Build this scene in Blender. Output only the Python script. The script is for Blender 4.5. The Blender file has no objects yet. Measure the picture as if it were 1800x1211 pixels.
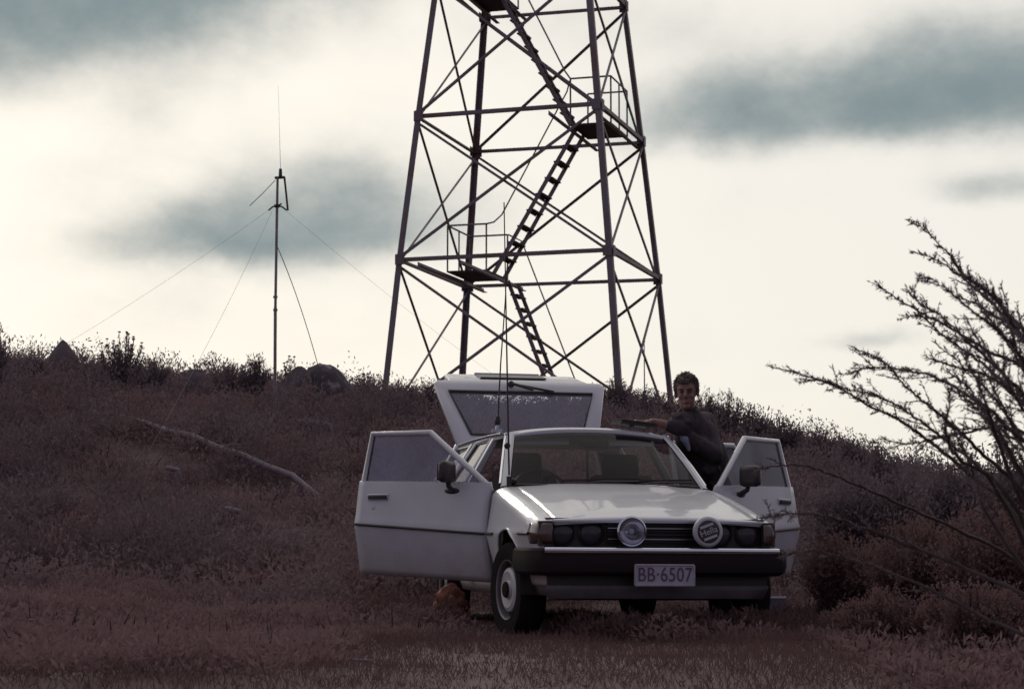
import bpy, bmesh, math, random
import numpy as np
from mathutils import Vector, Matrix
random.seed(7); RNG = np.random.default_rng(7)
R = math.radians
S = bpy.context.scene
COL = S.collection

# ------------------------------------------------------------------ camera
CAM_Z, PITCH, FPX = 0.588, R(5.74), 3400.0
cam_d = bpy.data.cameras.new('camera'); cam = bpy.data.objects.new('camera', cam_d); COL.objects.link(cam)
cam_d.sensor_width = 36.0; cam_d.sensor_fit = 'HORIZONTAL'; cam_d.lens = 36.0 * FPX / 1800.0
cam_d.clip_start = 0.05; cam_d.clip_end = 6000
cam.location = (0, 0, CAM_Z); cam.rotation_euler = (R(90) + PITCH, 0, 0)
cam_d.dof.use_dof = True; cam_d.dof.focus_distance = 13.0; cam_d.dof.aperture_fstop = 9.0
S.camera = cam

# ------------------------------------------------------------------ world: cloudy back-lit sky
SUN_AZ, SUN_EL = R(-15), R(24); BACK = (.29, .29, .40)
#          # azimuth from +Y towards +X
w = bpy.data.worlds.new('World'); S.world = w; w.use_nodes = True
NT = w.node_tree; NT.nodes.clear()
def N(t, **kw):
    n = NT.nodes.new(t)
    for k, v in kw.items(): setattr(n, k, v)
    return n
def lk(a, b): NT.links.new(a, b)
def mth(op, a, b=None, c=None, clamp=False):
    n = N('ShaderNodeMath', operation=op); n.use_clamp = clamp
    for i, v in enumerate((a, b, c)):
        if v is None: continue
        if isinstance(v, (int, float)): n.inputs[i].default_value = v
        else: lk(v, n.inputs[i])
    return n.outputs[0]
def mixc(f, a, b):
    n = N('ShaderNodeMix', data_type='RGBA')
    for i, v in ((0, f), (6, a), (7, b)):
        if isinstance(v, (int, float)): n.inputs[i].default_value = v
        elif isinstance(v, tuple): n.inputs[i].default_value = (*v, 1)
        else: lk(v, n.inputs[i])
    return n.outputs[2]
tc = N('ShaderNodeTexCoord'); sep = N('ShaderNodeSeparateXYZ'); lk(tc.outputs['Generated'], sep.inputs[0])
az = mth('MULTIPLY', mth('ARCTAN2', sep.outputs[0], sep.outputs[1]), 180 / math.pi)
el = mth('MULTIPLY', mth('ARCSINE', sep.outputs[2]), 180 / math.pi)
def noise(scale, detail, off, zs=1.0, rough=0.55):
    mp = N('ShaderNodeMapping'); mp.inputs['Location'].default_value = off; mp.inputs['Scale'].default_value = (1, 1, zs)
    lk(tc.outputs['Generated'], mp.inputs[0])
    n = N('ShaderNodeTexNoise'); n.inputs['Scale'].default_value = scale; n.inputs['Detail'].default_value = detail
    n.inputs['Roughness'].default_value = rough
    lk(mp.outputs[0], n.inputs['Vector']); return n.outputs[0]
nz1 = noise(9, 5, (1.3, .2, .7), 1.6); nz2 = noise(14, 5, (4.1, 2.2, 3.7), 1.6)
azd = mth('ADD', az, mth('MULTIPLY', mth('SUBTRACT', nz1, .5), 2.2))
eld = mth('ADD', el, mth('MULTIPLY', mth('SUBTRACT', nz2, .5), 1.5))
def cloud(px, py, rx, up, dn, tilt, amt):
    """one bank of grey cloud: centre given as a direction, soft above, firmer below"""
    a0 = math.degrees(math.atan((px - 900) / FPX)); e0 = math.degrees(PITCH + math.atan((605.5 - py) / FPX))
    k = math.degrees(1 / FPX)
    da = mth('SUBTRACT', azd, a0); de = mth('SUBTRACT', mth('SUBTRACT', eld, e0), mth('MULTIPLY', da, math.tan(R(tilt))))
    u = mth('DIVIDE', da, rx * k)
    vu = mth('DIVIDE', mth('MAXIMUM', de, 0.0), up * k); vd = mth('DIVIDE', mth('MINIMUM', de, 0.0), dn * k)
    q = mth('ADD', mth('MULTIPLY', u, u), mth('ADD', mth('MULTIPLY', vu, vu), mth('MULTIPLY', vd, vd)))
    return mth('MULTIPLY', mth('POWER', 2.718, mth('MULTIPLY', q, -1.0)), amt)
dark = None
for c in [(30, -10, 500, 150, 130, 10, 1.5), (575, 408, 235, 110, 52, 3, .92), (350, 432, 170, 62, 36, 3, .62),
          (1480, 212, 330, 85, 46, 1, .85), (1770, 185, 270, 130, 68, 1, 1.05), (1790, 350, 130, 38, 30, 0, .5),
          (1540, 598, 110, 24, 20, 0, .38), (960, 40, 150, 80, 80, 0, .10), (1360, 350, 150, 70, 60, 0, .10),
          (240, 240, 80, 90, 60, 20, .10), (1180, 60, 140, 70, 50, 0, .12), (1230, 215, 150, 60, 36, 0, .22)]:
    o = cloud(*c); dark = o if dark is None else mth('ADD', dark, o)
# the rest of the sky: the same kind of banks, from noise
far = N('ShaderNodeMapRange'); lk(noise(2.6, 3, (7.7, 1.1, 2.0), 2.0), far.inputs[0])
far.inputs[1].default_value = .5; far.inputs[2].default_value = .78; far.inputs[3].default_value = 0; far.inputs[4].default_value = .75
inview = cloud(900, 560, 1500, 1000, 1200, 0, 1.0)
dark = mth('ADD', dark, mth('MULTIPLY', far.outputs[0], mth('SUBTRACT', 1.0, mth('MULTIPLY', inview, .85))))
wisp = noise(24, 6, (2, 5, 1), 1.5, .6)
dark = mth('MULTIPLY', dark, mth('ADD', .62, mth('MULTIPLY', wisp, .76)))
dark = mth('SUBTRACT', 1.0, mth('POWER', 2.718, mth('MULTIPLY', dark, -1.85)))
dark = mth('ADD', dark, mth('MULTIPLY', mth('SUBTRACT', wisp, .54), .20), clamp=True)
edge = N('ShaderNodeMapRange'); edge.interpolation_type = 'SMOOTHSTEP'; lk(dark, edge.inputs[0])
edge.inputs[1].default_value = .06; edge.inputs[2].default_value = 1.08; edge.inputs[3].default_value = .01; edge.inputs[4].default_value = 1.0
dark = edge.outputs[0]
sky = N('ShaderNodeTexSky', sky_type='NISHITA'); sky.sun_disc = False
sky.sun_elevation = SUN_EL; sky.sun_rotation = SUN_AZ
sky.air_density = 1.0; sky.dust_density = 2.0
bright = mixc(.94, sky.outputs[0], (9.0, 8.65, 7.95))       # cream cloud over a thin veil of blue
clouds = mixc(dark, bright, (2.05, 2.7, 2.9))
# cloud lit from behind: brighter towards the hidden sun, dimmer opposite it
sd = Vector((math.sin(SUN_AZ) * math.cos(SUN_EL), math.cos(SUN_AZ) * math.cos(SUN_EL), math.sin(SUN_EL)))
vd = N('ShaderNodeVectorMath', operation='DOT_PRODUCT'); lk(tc.outputs['Generated'], vd.inputs[0]); vd.inputs[1].default_value = sd
mr = N('ShaderNodeMapRange'); mr.interpolation_type = 'SMOOTHSTEP'
lk(vd.outputs['Value'], mr.inputs[0])
mr.inputs[1].default_value = 0.05; mr.inputs[2].default_value = .76; mr.inputs[3].default_value = 0; mr.inputs[4].default_value = 1.0
sc_ = N('ShaderNodeVectorMath', operation='MULTIPLY'); lk(clouds, sc_.inputs[0]); sc_.inputs[1].default_value = BACK
full = mixc(mr.outputs[0], sc_.outputs[0], clouds)
bg = N('ShaderNodeBackground'); bg.inputs['Strength'].default_value = 0.1; lk(full, bg.inputs['Color'])
wo = N('ShaderNodeOutputWorld'); lk(bg.outputs[0], wo.inputs[0])

sun_d = bpy.data.lights.new('sun', 'SUN'); sun_d.energy = 0.5; sun_d.angle = R(14); sun_d.color = (1, .95, .86)
sun = bpy.data.objects.new('sun', sun_d); COL.objects.link(sun)
sun.rotation_euler = (-sd).to_track_quat('-Z', 'Y').to_euler(); sun.location = (-8, 20, 30)
S.cycles.max_bounces = 6; S.cycles.diffuse_bounces = 3; S.cycles.glossy_bounces = 3; S.cycles.transparent_max_bounces = 10
S.cycles.caustics_reflective = False; S.cycles.caustics_refractive = False
S.view_settings.view_transform = 'Standard'; S.view_settings.look = 'None'
S.view_settings.exposure = 0.0; S.view_settings.gamma = 1.0; S.view_settings.use_curve_mapping = False

# ------------------------------------------------------------------ materials
MATS = {}
def mat(name, col, rough=.6, metal=0, col2=None, nscale=6, bump=0, coat=0, spec=.5, island=0, detail=5, bscale=None, nlo=.35, nhi=.65, leaf=0):
    m = bpy.data.materials.new(name); m.use_nodes = True; MATS[name] = m
    nt = m.node_tree; b = nt.nodes['Principled BSDF']
    b.inputs['Base Color'].default_value = (*col, 1); b.inputs['Roughness'].default_value = rough
    b.inputs['Metallic'].default_value = metal; b.inputs['Specular IOR Level'].default_value = spec
    b.inputs['Coat Weight'].default_value = coat; b.inputs['Coat Roughness'].default_value = .06
    t = nt.nodes.new('ShaderNodeTexCoord')
    if col2 is not None:
        n = nt.nodes.new('ShaderNodeTexNoise'); n.inputs['Scale'].default_value = nscale; n.inputs['Detail'].default_value = detail
        nt.links.new(t.outputs['Object'], n.inputs['Vector'])
        r = nt.nodes.new('ShaderNodeMapRange'); r.inputs[1].default_value = nlo; r.inputs[2].default_value = nhi
        nt.links.new(n.outputs[0], r.inputs[0]); fac = r.outputs[0]
        if island:
            g = nt.nodes.new('ShaderNodeNewGeometry'); mx = nt.nodes.new('ShaderNodeMix')
            mx.inputs[0].default_value = island
            nt.links.new(fac, mx.inputs[2]); nt.links.new(g.outputs['Random Per Island'], mx.inputs[3]); fac = mx.outputs[0]
        c = nt.nodes.new('ShaderNodeMix'); c.data_type = 'RGBA'
        c.inputs[6].default_value = (*col, 1); c.inputs[7].default_value = (*col2, 1)
        nt.links.new(fac, c.inputs[0]); nt.links.new(c.outputs[2], b.inputs['Base Color'])
        if leaf:                                            # thin leaves let light through
            tl = nt.nodes.new('ShaderNodeBsdfTranslucent'); nt.links.new(c.outputs[2], tl.inputs[0])
            ms = nt.nodes.new('ShaderNodeMixShader'); ms.inputs[0].default_value = leaf
            nt.links.new(b.outputs[0], ms.inputs[1]); nt.links.new(tl.outputs[0], ms.inputs[2])
            nt.links.new(ms.outputs[0], nt.nodes['Material Output'].inputs[0])
    if bump:
        n2 = nt.nodes.new('ShaderNodeTexNoise'); n2.inputs['Scale'].default_value = bscale or nscale * 4; n2.inputs['Detail'].default_value = 6
        nt.links.new(t.outputs['Object'], n2.inputs['Vector'])
        bp = nt.nodes.new('ShaderNodeBump'); bp.inputs['Strength'].default_value = bump; bp.inputs['Distance'].default_value = .02
        nt.links.new(n2.outputs[0], bp.inputs['Height']); nt.links.new(bp.outputs[0], b.inputs['Normal'])
    return m
def glass_mat(name, tint, dust_sheen, ior=1.45):
    """a thin dusty pane: clear through, fresnel gloss, sky reflection painted into a film of dust"""
    m = bpy.data.materials.new(name); m.use_nodes = True; MATS[name] = m
    nt = m.node_tree; nt.nodes.clear()
    o = nt.nodes.new('ShaderNodeOutputMaterial'); tr = nt.nodes.new('ShaderNodeBsdfTransparent'); tr.inputs[0].default_value = (*tint, 1)
    gl = nt.nodes.new('ShaderNodeBsdfGlossy'); gl.inputs['Roughness'].default_value = .02
    df = nt.nodes.new('ShaderNodeBsdfDiffuse'); df.inputs[0].default_value = (.56, .54, .68, 1)  # pale lilac film: sky reflection painted into it besides dirt
    fr = nt.nodes.new('ShaderNodeFresnel'); fr.inputs[0].default_value = ior
    t = nt.nodes.new('ShaderNodeTexCoord'); n = nt.nodes.new('ShaderNodeTexNoise'); n.inputs['Scale'].default_value = 4; n.inputs['Detail'].default_value = 6
    nt.links.new(t.outputs['Object'], n.inputs['Vector'])
    mu = nt.nodes.new('ShaderNodeMath'); mu.operation = 'MULTIPLY'; mu.inputs[1].default_value = dust_sheen * 2; nt.links.new(n.outputs[0], mu.inputs[0])
    m1 = nt.nodes.new('ShaderNodeMixShader'); m2 = nt.nodes.new('ShaderNodeMixShader')
    nt.links.new(mu.outputs[0], m1.inputs[0]); nt.links.new(tr.outputs[0], m1.inputs[1]); nt.links.new(df.outputs[0], m1.inputs[2])
    nt.links.new(fr.outputs[0], m2.inputs[0]); nt.links.new(m1.outputs[0], m2.inputs[1]); nt.links.new(gl.outputs[0], m2.inputs[2])
    nt.links.new(m2.outputs[0], o.inputs[0]); return m
mat('earth', (.105, .062, .061), .95, col2=(.15, .092, .094), nscale=1.3, bump=.6, bscale=9)
mat('heath', (.205, .125, .128), .9, col2=(.245, .16, .172), nscale=.5, island=.5, spec=.1, leaf=.4)
mat('heath_blue', (.18, .125, .132), .85, col2=(.23, .17, .19), nscale=.7, island=.5, spec=.1, leaf=.35)
mat('dry_grass', (.125, .074, .074), .95, col2=(.155, .094, .096), nscale=.8, island=.6, spec=.05, leaf=.4)
mat('shrub', (.15, .11, .12), .8, col2=(.21, .16, .178), nscale=2, island=.6, spec=.1, leaf=.22)
mat('shrub_red', (.165, .098, .096), .85, col2=(.205, .128, .13), nscale=2, island=.6, spec=.1, leaf=.4)
mat('bark', (.055, .038, .037), .9, col2=(.085, .06, .06), nscale=20)
mat('dead_wood', (.16, .13, .145), .9, col2=(.22, .18, .2), nscale=9, bump=.4)
mat('rock', (.10, .078, .088), .95, col2=(.15, .12, .13), nscale=7, bump=.5)
mat('lichen_rock', (.10, .08, .088), .95, col2=(.36, .33, .35), nscale=5, bump=.5, nlo=.55, nhi=.66)
mat('flower', (.25, .22, .2), .8)
mat('steel', (.21, .18, .205), .6, metal=.1, col2=(.19, .125, .115), nscale=1.4, spec=.3, nlo=.45, nhi=.62)
mat('steel_plate', (.06, .048, .053), .8, col2=(.08, .062, .065), nscale=3, spec=.2)
mat('mast', (.3, .28, .29), .5, metal=.2, col2=(.2, .15, .15), nscale=5)
mat('wire', (.3, .28, .3), .6)
mat('coax', (.25, .14, .12), .6)
mat('valance', (.17, .145, .165), .7, col2=(.11, .09, .095), nscale=5)  # darker than the body: shade low at the front put into the colour
mat('bumper_black', (.024, .016, .017), .7, spec=.2)
mat('paint', (.63, .615, .655), .46, col2=(.53, .52, .56), nscale=3, coat=.55, spec=.5, nlo=.3, nhi=.75)
mat('chrome', (.72, .74, .8), .16, metal=1)
mat('dull_chrome', (.5, .52, .58), .35, metal=1)
mat('black', (.035, .026, .027), .5)
mat('black_trim', (.05, .036, .037), .35, spec=.4)
mat('rubber', (.022, .017, .018), .9, spec=.08)
mat('wheel_paint', (.52, .50, .53), .45, col2=(.42, .39, .41), nscale=8)
mat('rim_paint', (.16, .14, .15), .5, col2=(.22, .2, .21), nscale=8)
mat('interior', (.075, .05, .05), .85, col2=(.1, .07, .07), nscale=6)
mat('headliner', (.45, .43, .45), .9)
mat('visor', (.78, .75, .78), .9)
mat('plate', (.50, .46, .54), .6, col2=(.42, .38, .45), nscale=14)
mat('plate_text', (.13, .07, .13), .6)
mat('cover_black', (.07, .05, .055), .5)
mat('cover_white', (.55, .53, .58), .5)
mat('amber', (.08, .038, .032), .15, coat=.9)
mat('red_lens', (.3, .03, .03), .25, coat=.6)
mat('reflector', (.75, .75, .8), .12, metal=1)
mat('lamp_dark', (.34, .30, .34), .22, metal=1)
def road_dirt(m, lo, hi, col):
    nt = m.node_tree; b = nt.nodes['Principled BSDF']; src = b.inputs['Base Color'].links[0].from_socket
    t = nt.nodes.new('ShaderNodeTexCoord'); sp = nt.nodes.new('ShaderNodeSeparateXYZ'); nt.links.new(t.outputs['Object'], sp.inputs[0])
    n = nt.nodes.new('ShaderNodeTexNoise'); n.inputs['Scale'].default_value = 7; n.inputs['Detail'].default_value = 8; n.inputs['Roughness'].default_value = .7; nt.links.new(t.outputs['Object'], n.inputs['Vector'])
    a = nt.nodes.new('ShaderNodeMath'); a.operation = 'MULTIPLY_ADD'; nt.links.new(n.outputs[0], a.inputs[0]); a.inputs[1].default_value = -.42; nt.links.new(sp.outputs[2], a.inputs[2])
    r = nt.nodes.new('ShaderNodeMapRange'); nt.links.new(a.outputs[0], r.inputs[0]); r.inputs[1].default_value = hi; r.inputs[2].default_value = lo
    r.inputs[3].default_value = 0; r.inputs[4].default_value = .72
    c = nt.nodes.new('ShaderNodeMix'); c.data_type = 'RGBA'; nt.links.new(r.outputs[0], c.inputs[0]); nt.links.new(src, c.inputs[6]); c.inputs[7].default_value = (*col, 1)
    nt.links.new(c.outputs[2], b.inputs['Base Color'])
    k = nt.nodes.new('ShaderNodeMath'); k.operation = 'MULTIPLY_ADD'; nt.links.new(r.outputs[0], k.inputs[0]); k.inputs[1].default_value = -.5; k.inputs[2].default_value = .55; nt.links.new(k.outputs[0], b.inputs['Coat Weight'])
road_dirt(MATS['paint'], .08, .34, (.34, .27, .26))
glass_mat('windscreen', (.62, .55, .57), .010, 1.22)
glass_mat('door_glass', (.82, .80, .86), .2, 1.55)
glass_mat('tail_glass', (.82, .83, .87), .13, 1.45)
glass_mat('side_glass', (.55, .53, .55), .05, 1.7)
glass_mat('lens', (.85, .85, .88), .03, 1.5)
mat('skin', (.27, .135, .112), .55, col2=(.21, .10, .082), nscale=30)
mat('lip', (.25, .09, .08), .5)
mat('hair', (.055, .032, .026), .6, col2=(.085, .052, .044), nscale=40)
mat('jacket', (.034, .023, .029), .9, col2=(.048, .034, .042), nscale=9, bump=.4, bscale=25)
mat('shirt', (.32, .34, .48), .9, col2=(.22, .22, .3), nscale=25)
mat('trousers', (.06, .05, .07), .9)
mat('eye', (.05, .035, .03), .3)
mat('book', (.04, .03, .032), .6)
mat('paper', (.6, .58, .55), .9)
mat('rust_cloth', (.22, .085, .06), .9, col2=(.30, .13, .09), nscale=9, bump=.4)
mat('tin', (.62, .66, .68), .3, metal=.8)
mat('box_grey', (.17, .14, .17), .8, col2=(.22, .18, .21), nscale=7)

# ------------------------------------------------------------------ mesh helpers
def nrm(v):
    v = np.asarray(v, float); return v / (np.linalg.norm(v) + 1e-12)
class MB:
    def __init__(s): s.v = []; s.f = []
    def add(s, vs, fs):
        o = len(s.v); s.v += [tuple(map(float, q)) for q in vs]; s.f += [tuple(i + o for i in f) for f in fs]; return s
    def box(s, c, size, M=None):
        c = np.array(c, float); h = np.array(size, float) / 2
        vs = [np.array((x, y, z)) * h for x in (-1, 1) for y in (-1, 1) for z in (-1, 1)]
        if M is not None: vs = [np.array(M @ Vector(v)) for v in vs]
        return s.add([c + v for v in vs], [(0, 1, 3, 2), (4, 6, 7, 5), (0, 4, 5, 1), (2, 3, 7, 6), (0, 2, 6, 4), (1, 5, 7, 3)])
    def bar(s, p0, p1, wd, ht, up=(0, 0, 1)):
        p0 = np.array(p0, float); p1 = np.array(p1, float); d = nrm(p1 - p0)
        a = np.cross(d, up); a = nrm(a) if np.linalg.norm(a) > 1e-6 else np.array((1., 0, 0)); b = np.cross(a, d)
        q = [(-1, -1), (1, -1), (1, 1), (-1, 1)]
        vs = [p + a * i * wd / 2 + b * j * ht / 2 for p in (p0, p1) for i, j in q]
        return s.add(vs, [(0, 1, 2, 3), (7, 6, 5, 4), (0, 4, 5, 1), (1, 5, 6, 2), (2, 6, 7, 3), (3, 7, 4, 0)])
    def angle(s, p0, p1, sz, t, a, b):
        """an L-section steel angle: legs along a and b from the heel line p0-p1"""
        p0 = np.array(p0, float); p1 = np.array(p1, float); d = nrm(p1 - p0)
        a = nrm(np.array(a) - d * np.dot(a, d)); b = np.array(b, float); b = nrm(b - d * np.dot(b, d) - a * np.dot(a, b))
        pr = [(0, 0), (sz, 0), (sz, t), (t, t), (t, sz), (0, sz)]
        vs = [p + a * i + b * j for p in (p0, p1) for i, j in pr]
        fs = [(i, (i + 1) % 6, 6 + (i + 1) % 6, 6 + i) for i in range(6)] + [(0, 1, 2, 3), (0, 3, 4, 5), (6, 9, 8, 7), (6, 11, 10, 9)]
        return s.add(vs, fs)
    def tube(s, pts, r, n=6, caps=True):
        pts = [np.array(p, float) for p in pts]; m = len(pts)
        rs = [r] * m if isinstance(r, (int, float)) else list(r)
        ref = np.array((0.13, 0.31, 0.94)); vs = []; a = None
        for i, p in enumerate(pts):
            d = nrm(pts[min(i + 1, m - 1)] - pts[max(i - 1, 0)])
            if a is None:
                a = np.cross(d, ref)
                if np.linalg.norm(a) < .05: a = np.cross(d, (1, 0, 0))
            a = nrm(a - d * np.dot(a, d)); b = np.cross(d, a)
            vs += [p + rs[i] * (a * math.cos(2 * math.pi * k / n) + b * math.sin(2 * math.pi * k / n)) for k in range(n)]
        fs = [(i * n + k, i * n + (k + 1) % n, (i + 1) * n + (k + 1) % n, (i + 1) * n + k) for i in range(m - 1) for k in range(n)]
        if caps: fs += [tuple(range(n - 1, -1, -1)), tuple((m - 1) * n + k for k in range(n))]
        return s.add(vs, fs)
    def lathe(s, prof, o=(0, 0, 0), ax=(0, 0, 1), n=24, closed=False):
        o = np.array(o, float); ax = nrm(ax); a = np.cross(ax, (0.3, .2, .9)); a = nrm(a); b = np.cross(ax, a)
        vs = [o + ax * h + r * (a * math.cos(2 * math.pi * k / n) + b * math.sin(2 * math.pi * k / n)) for r, h in prof for k in range(n)]
        m = len(prof); fs = [(i * n + k, i * n + (k + 1) % n, (i + 1) * n + (k + 1) % n, (i + 1) * n + k) for i in range(m - 1) for k in range(n)]
        if closed: fs += [((m - 1) * n + k, (m - 1) * n + (k + 1) % n, (k + 1) % n, k) for k in range(n)]
        return s.add(vs, fs)
    def grid(s, G):
        nu, nv = len(G), len(G[0])
        return s.add([p for row in G for p in row], [(i * nv + j, (i + 1) * nv + j, (i + 1) * nv + j + 1, i * nv + j + 1) for i in range(nu - 1) for j in range(nv - 1)])
    def ell(s, c, r, nu=14, nv=10, M=None):
        c = np.array(c, float); vs = []
        for i in range(nv + 1):
            t = math.pi * i / nv
            for k in range(nu):
                p = Vector((r[0] * math.sin(t) * math.cos(2 * math.pi * k / nu), r[1] * math.sin(t) * math.sin(2 * math.pi * k / nu), r[2] * math.cos(t)))
                if M is not None: p = M @ p
                vs.append(c + np.array(p))
        return s.add(vs, [(i * nu + k, i * nu + (k + 1) % nu, (i + 1) * nu + (k + 1) % nu, (i + 1) * nu + k) for i in range(nv) for k in range(nu)])
    def prism(s, poly, off):
        n = len(poly); off = np.array(off, float); P = [np.array(p, float) for p in poly]
        return s.add(P + [p + off for p in P], [tuple(range(n)), tuple(range(2 * n - 1, n - 1, -1))] + [(i, n + i, n + (i + 1) % n, (i + 1) % n) for i in range(n)])
    def build(s, name, m, parent=None, smooth=35, solid=0, bevel=0, offset=-1, flip=False, merge=True):
        me = bpy.data.meshes.new(name); me.from_pydata(s.v, [], s.f)
        b = bmesh.new(); b.from_mesh(me)
        if merge: bmesh.ops.remove_doubles(b, verts=b.verts, dist=1e-5)
        bmesh.ops.recalc_face_normals(b, faces=b.faces)
        if flip: bmesh.ops.reverse_faces(b, faces=b.faces)
        b.to_mesh(me); b.free()
        me.materials.append(MATS[m])
        if smooth:
            me.shade_smooth(); me.set_sharp_from_angle(angle=R(smooth))
        o = bpy.data.objects.new(name, me); COL.objects.link(o)
        if parent is not None: o.parent = parent
        if solid:
            md = o.modifiers.new('solid', 'SOLIDIFY'); md.thickness = solid; md.offset = offset
        if bevel:
            md = o.modifiers.new('bevel', 'BEVEL'); md.width = bevel; md.segments = 2; md.limit_method = 'ANGLE'; md.angle_limit = R(40)
        return o
def tag(o, label=None, cat=None, group=None, kind=None):
    if label: o['label'] = label
    if cat: o['category'] = cat
    if group: o['group'] = group
    if kind: o['kind'] = kind
    return o
def empty(name, loc=(0, 0, 0), rz=0):
    o = bpy.data.objects.new(name, None); COL.objects.link(o); o.location = loc; o.rotation_euler = (0, 0, rz); o.empty_display_size = .2; return o
def raw(name, V, F, m, parent=None):
    """a big mesh straight from numpy quads"""
    me = bpy.data.meshes.new(name); n = len(F); k = F.shape[1]
    me.vertices.add(len(V)); me.vertices.foreach_set('co', V.astype(np.float32).ravel())
    me.loops.add(n * k); me.loops.foreach_set('vertex_index', F.astype(np.int32).ravel())
    me.polygons.add(n); me.polygons.foreach_set('loop_start', np.arange(0, n * k, k, dtype=np.int32))
    me.update(calc_edges=True); me.validate(); me.materials.append(MATS[m])
    o = bpy.data.objects.new(name, me); COL.objects.link(o)
    if parent is not None: o.parent = parent
    return o
def leaves(C, D, L, W):
    """diamond leaves: base C, direction D, length L, width W"""
    n = len(C); D = D / (np.linalg.norm(D, axis=1, keepdims=True) + 1e-9)
    A = np.cross(D, RNG.normal(size=(n, 3))); A /= np.linalg.norm(A, axis=1, keepdims=True) + 1e-9
    L = L[:, None]; W = W[:, None]
    V = np.stack([C, C + D * L * .5 + A * W * .5, C + D * L, C + D * L * .5 - A * W * .5], 1).reshape(-1, 3)
    return V, np.arange(4 * n).reshape(n, 4)
# a pixel of the 1800 x 1211 photograph as a ray, used only to measure where things stand
def ray(px, py):
    a, b = (px - 900) / FPX, (605.5 - py) / FPX
    return np.array((a, math.cos(PITCH) - b * math.sin(PITCH), math.sin(PITCH) + b * math.cos(PITCH)))
def at(px, py, Y):
    d = ray(px, py); return np.array((0, 0, CAM_Z)) + d * (Y / d[1])

# ------------------------------------------------------------------ terrain
def sstep(a, b, x):
    t = np.clip((x - a) / (b - a), 0, 1); return t * t * (3 - 2 * t)
_ph = [(RNG.uniform(0, 6.28), RNG.uniform(0, 6.28), RNG.uniform(-1, 1, 2)) for _ in range(14)]
def rough(x, y, f0):
    z = 0
    for i, (p, q, k) in enumerate(_ph):
        f = f0 * 1.33 ** i; a = 1 / (1 + i * .8)
        z = z + a * np.sin(f * (x * k[0] + y * k[1]) * 1.6 + p) * np.cos(f * (x * k[1] - y * k[0]) + q)
    return z
def ground(x, y):
    x = np.asarray(x, float); y = np.asarray(y, float)
    z = np.interp(y, [-60, -15, 0, 4, 8, 12, 16.2, 18, 24, 30, 34, 40, 46, 60, 90, 200, 700, 3000], [-1.8, -1.3, -.95, -.5, -.02, 0, 0, .2, 1.25, 2.24, 2.66, 2.95, 3.05, 3.05, 2.4, -6, -25, -25])
    f = sstep(15.5, 29, y) * (1 - sstep(70, 150, y))
    z = z + f * (np.clip(-x + .5, 0, 12) * .085 - np.interp(x, [2.2, 4, 7, 14, 40], [0, .35, 1.15, 1.9, 2.4]))
    hill = sstep(16, 22, y)
    carpad = np.exp(-((x - .6) / 2.6) ** 4 - ((y - 13.5) / 3.4) ** 4)
    z = z + rough(x, y, .55) * (.035 + .05 * hill) * (1 - carpad) + rough(x, y, 2.1) * .012
    z = z + sstep(2, 7, -x) * .25 * (1 - hill) * sstep(7, 11, y)
    return z
def gpt(px, py, y0=7.0, y1=60.0):
    d = ray(px, py); d = d / d[1]
    ys = np.linspace(y0, y1, 4000); h = CAM_Z + d[2] * ys - ground(d[0] * ys, ys)
    i = int(np.argmax(h < 0)); Y = ys[i] if h[i] < 0 else y1
    return np.array((d[0] * Y, Y, float(ground(d[0] * Y, Y))))
ax_ = np.concatenate([[-3000, -1200, -500, -220, -110, -60, -40], np.arange(-28, 28.01, .35), [40, 60, 110, 220, 500, 1200, 3000]])
ay_ = np.concatenate([[-2500, -900, -300, -120, -60, -35, -22, -14], np.arange(-9, 62, .35), [68, 76, 90, 110, 150, 220, 400, 800, 1600, 3000]])
GX, GY = np.meshgrid(ax_, ay_, indexing='ij'); GZ = ground(GX, GY)
nx, ny = GX.shape; I = np.arange(nx * ny).reshape(nx, ny)
gr = raw('ground', np.stack([GX, GY, GZ], -1).reshape(-1, 3), np.stack([I[:-1, :-1], I[1:, :-1], I[1:, 1:], I[:-1, 1:]], -1).reshape(-1, 4), 'earth')
gr.data.shade_smooth(); tag(gr, 'brown earth rising from the clearing to the hilltop', 'ground', kind='structure')

# ------------------------------------------------------------------ lookout tower
TX, TY, TROT = .508, 45.0, -.292
LZ = [2.3, 6.87, 10.215, 13.524, 16.85]; LWZ = [3.527, 6.87, 10.215, 13.524, 16.85]; LW = [2.775, 2.505, 2.187, 1.85, 1.52]
def tw(z): return float(np.interp(z, LWZ, LW)) if z > 3.527 else 2.775 + (3.527 - z) * .0808
def TP(u, v, z, wz=None):
    ww = tw(z if wz is None else wz); x = -ww + 2 * ww * u; y = -ww + 2 * ww * v
    return np.array((TX + math.cos(TROT) * x - math.sin(TROT) * y, TY + math.sin(TROT) * x + math.cos(TROT) * y, z))
EU = np.array((math.cos(TROT), math.sin(TROT), 0)); EV = np.array((-math.sin(TROT), math.cos(TROT), 0)); EZ = np.array((0, 0, 1.))
tower = empty('lookout_tower', (TX, TY, 2.9)); tag(tower, 'tall grey steel lattice lookout tower with zigzag stairs on the hilltop', 'tower')
def tpart(mb, name, m='steel', parent=None, **k):
    o = mb.build(name, m, None, smooth=0, **k)
    if parent is None: o.parent = tower; o.matrix_parent_inverse = Matrix.Translation((-TX, -TY, -2.9))
    else: o.parent = parent
    return o
CN = [(0, 0), (1, 0), (1, 1), (0, 1)]
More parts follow.
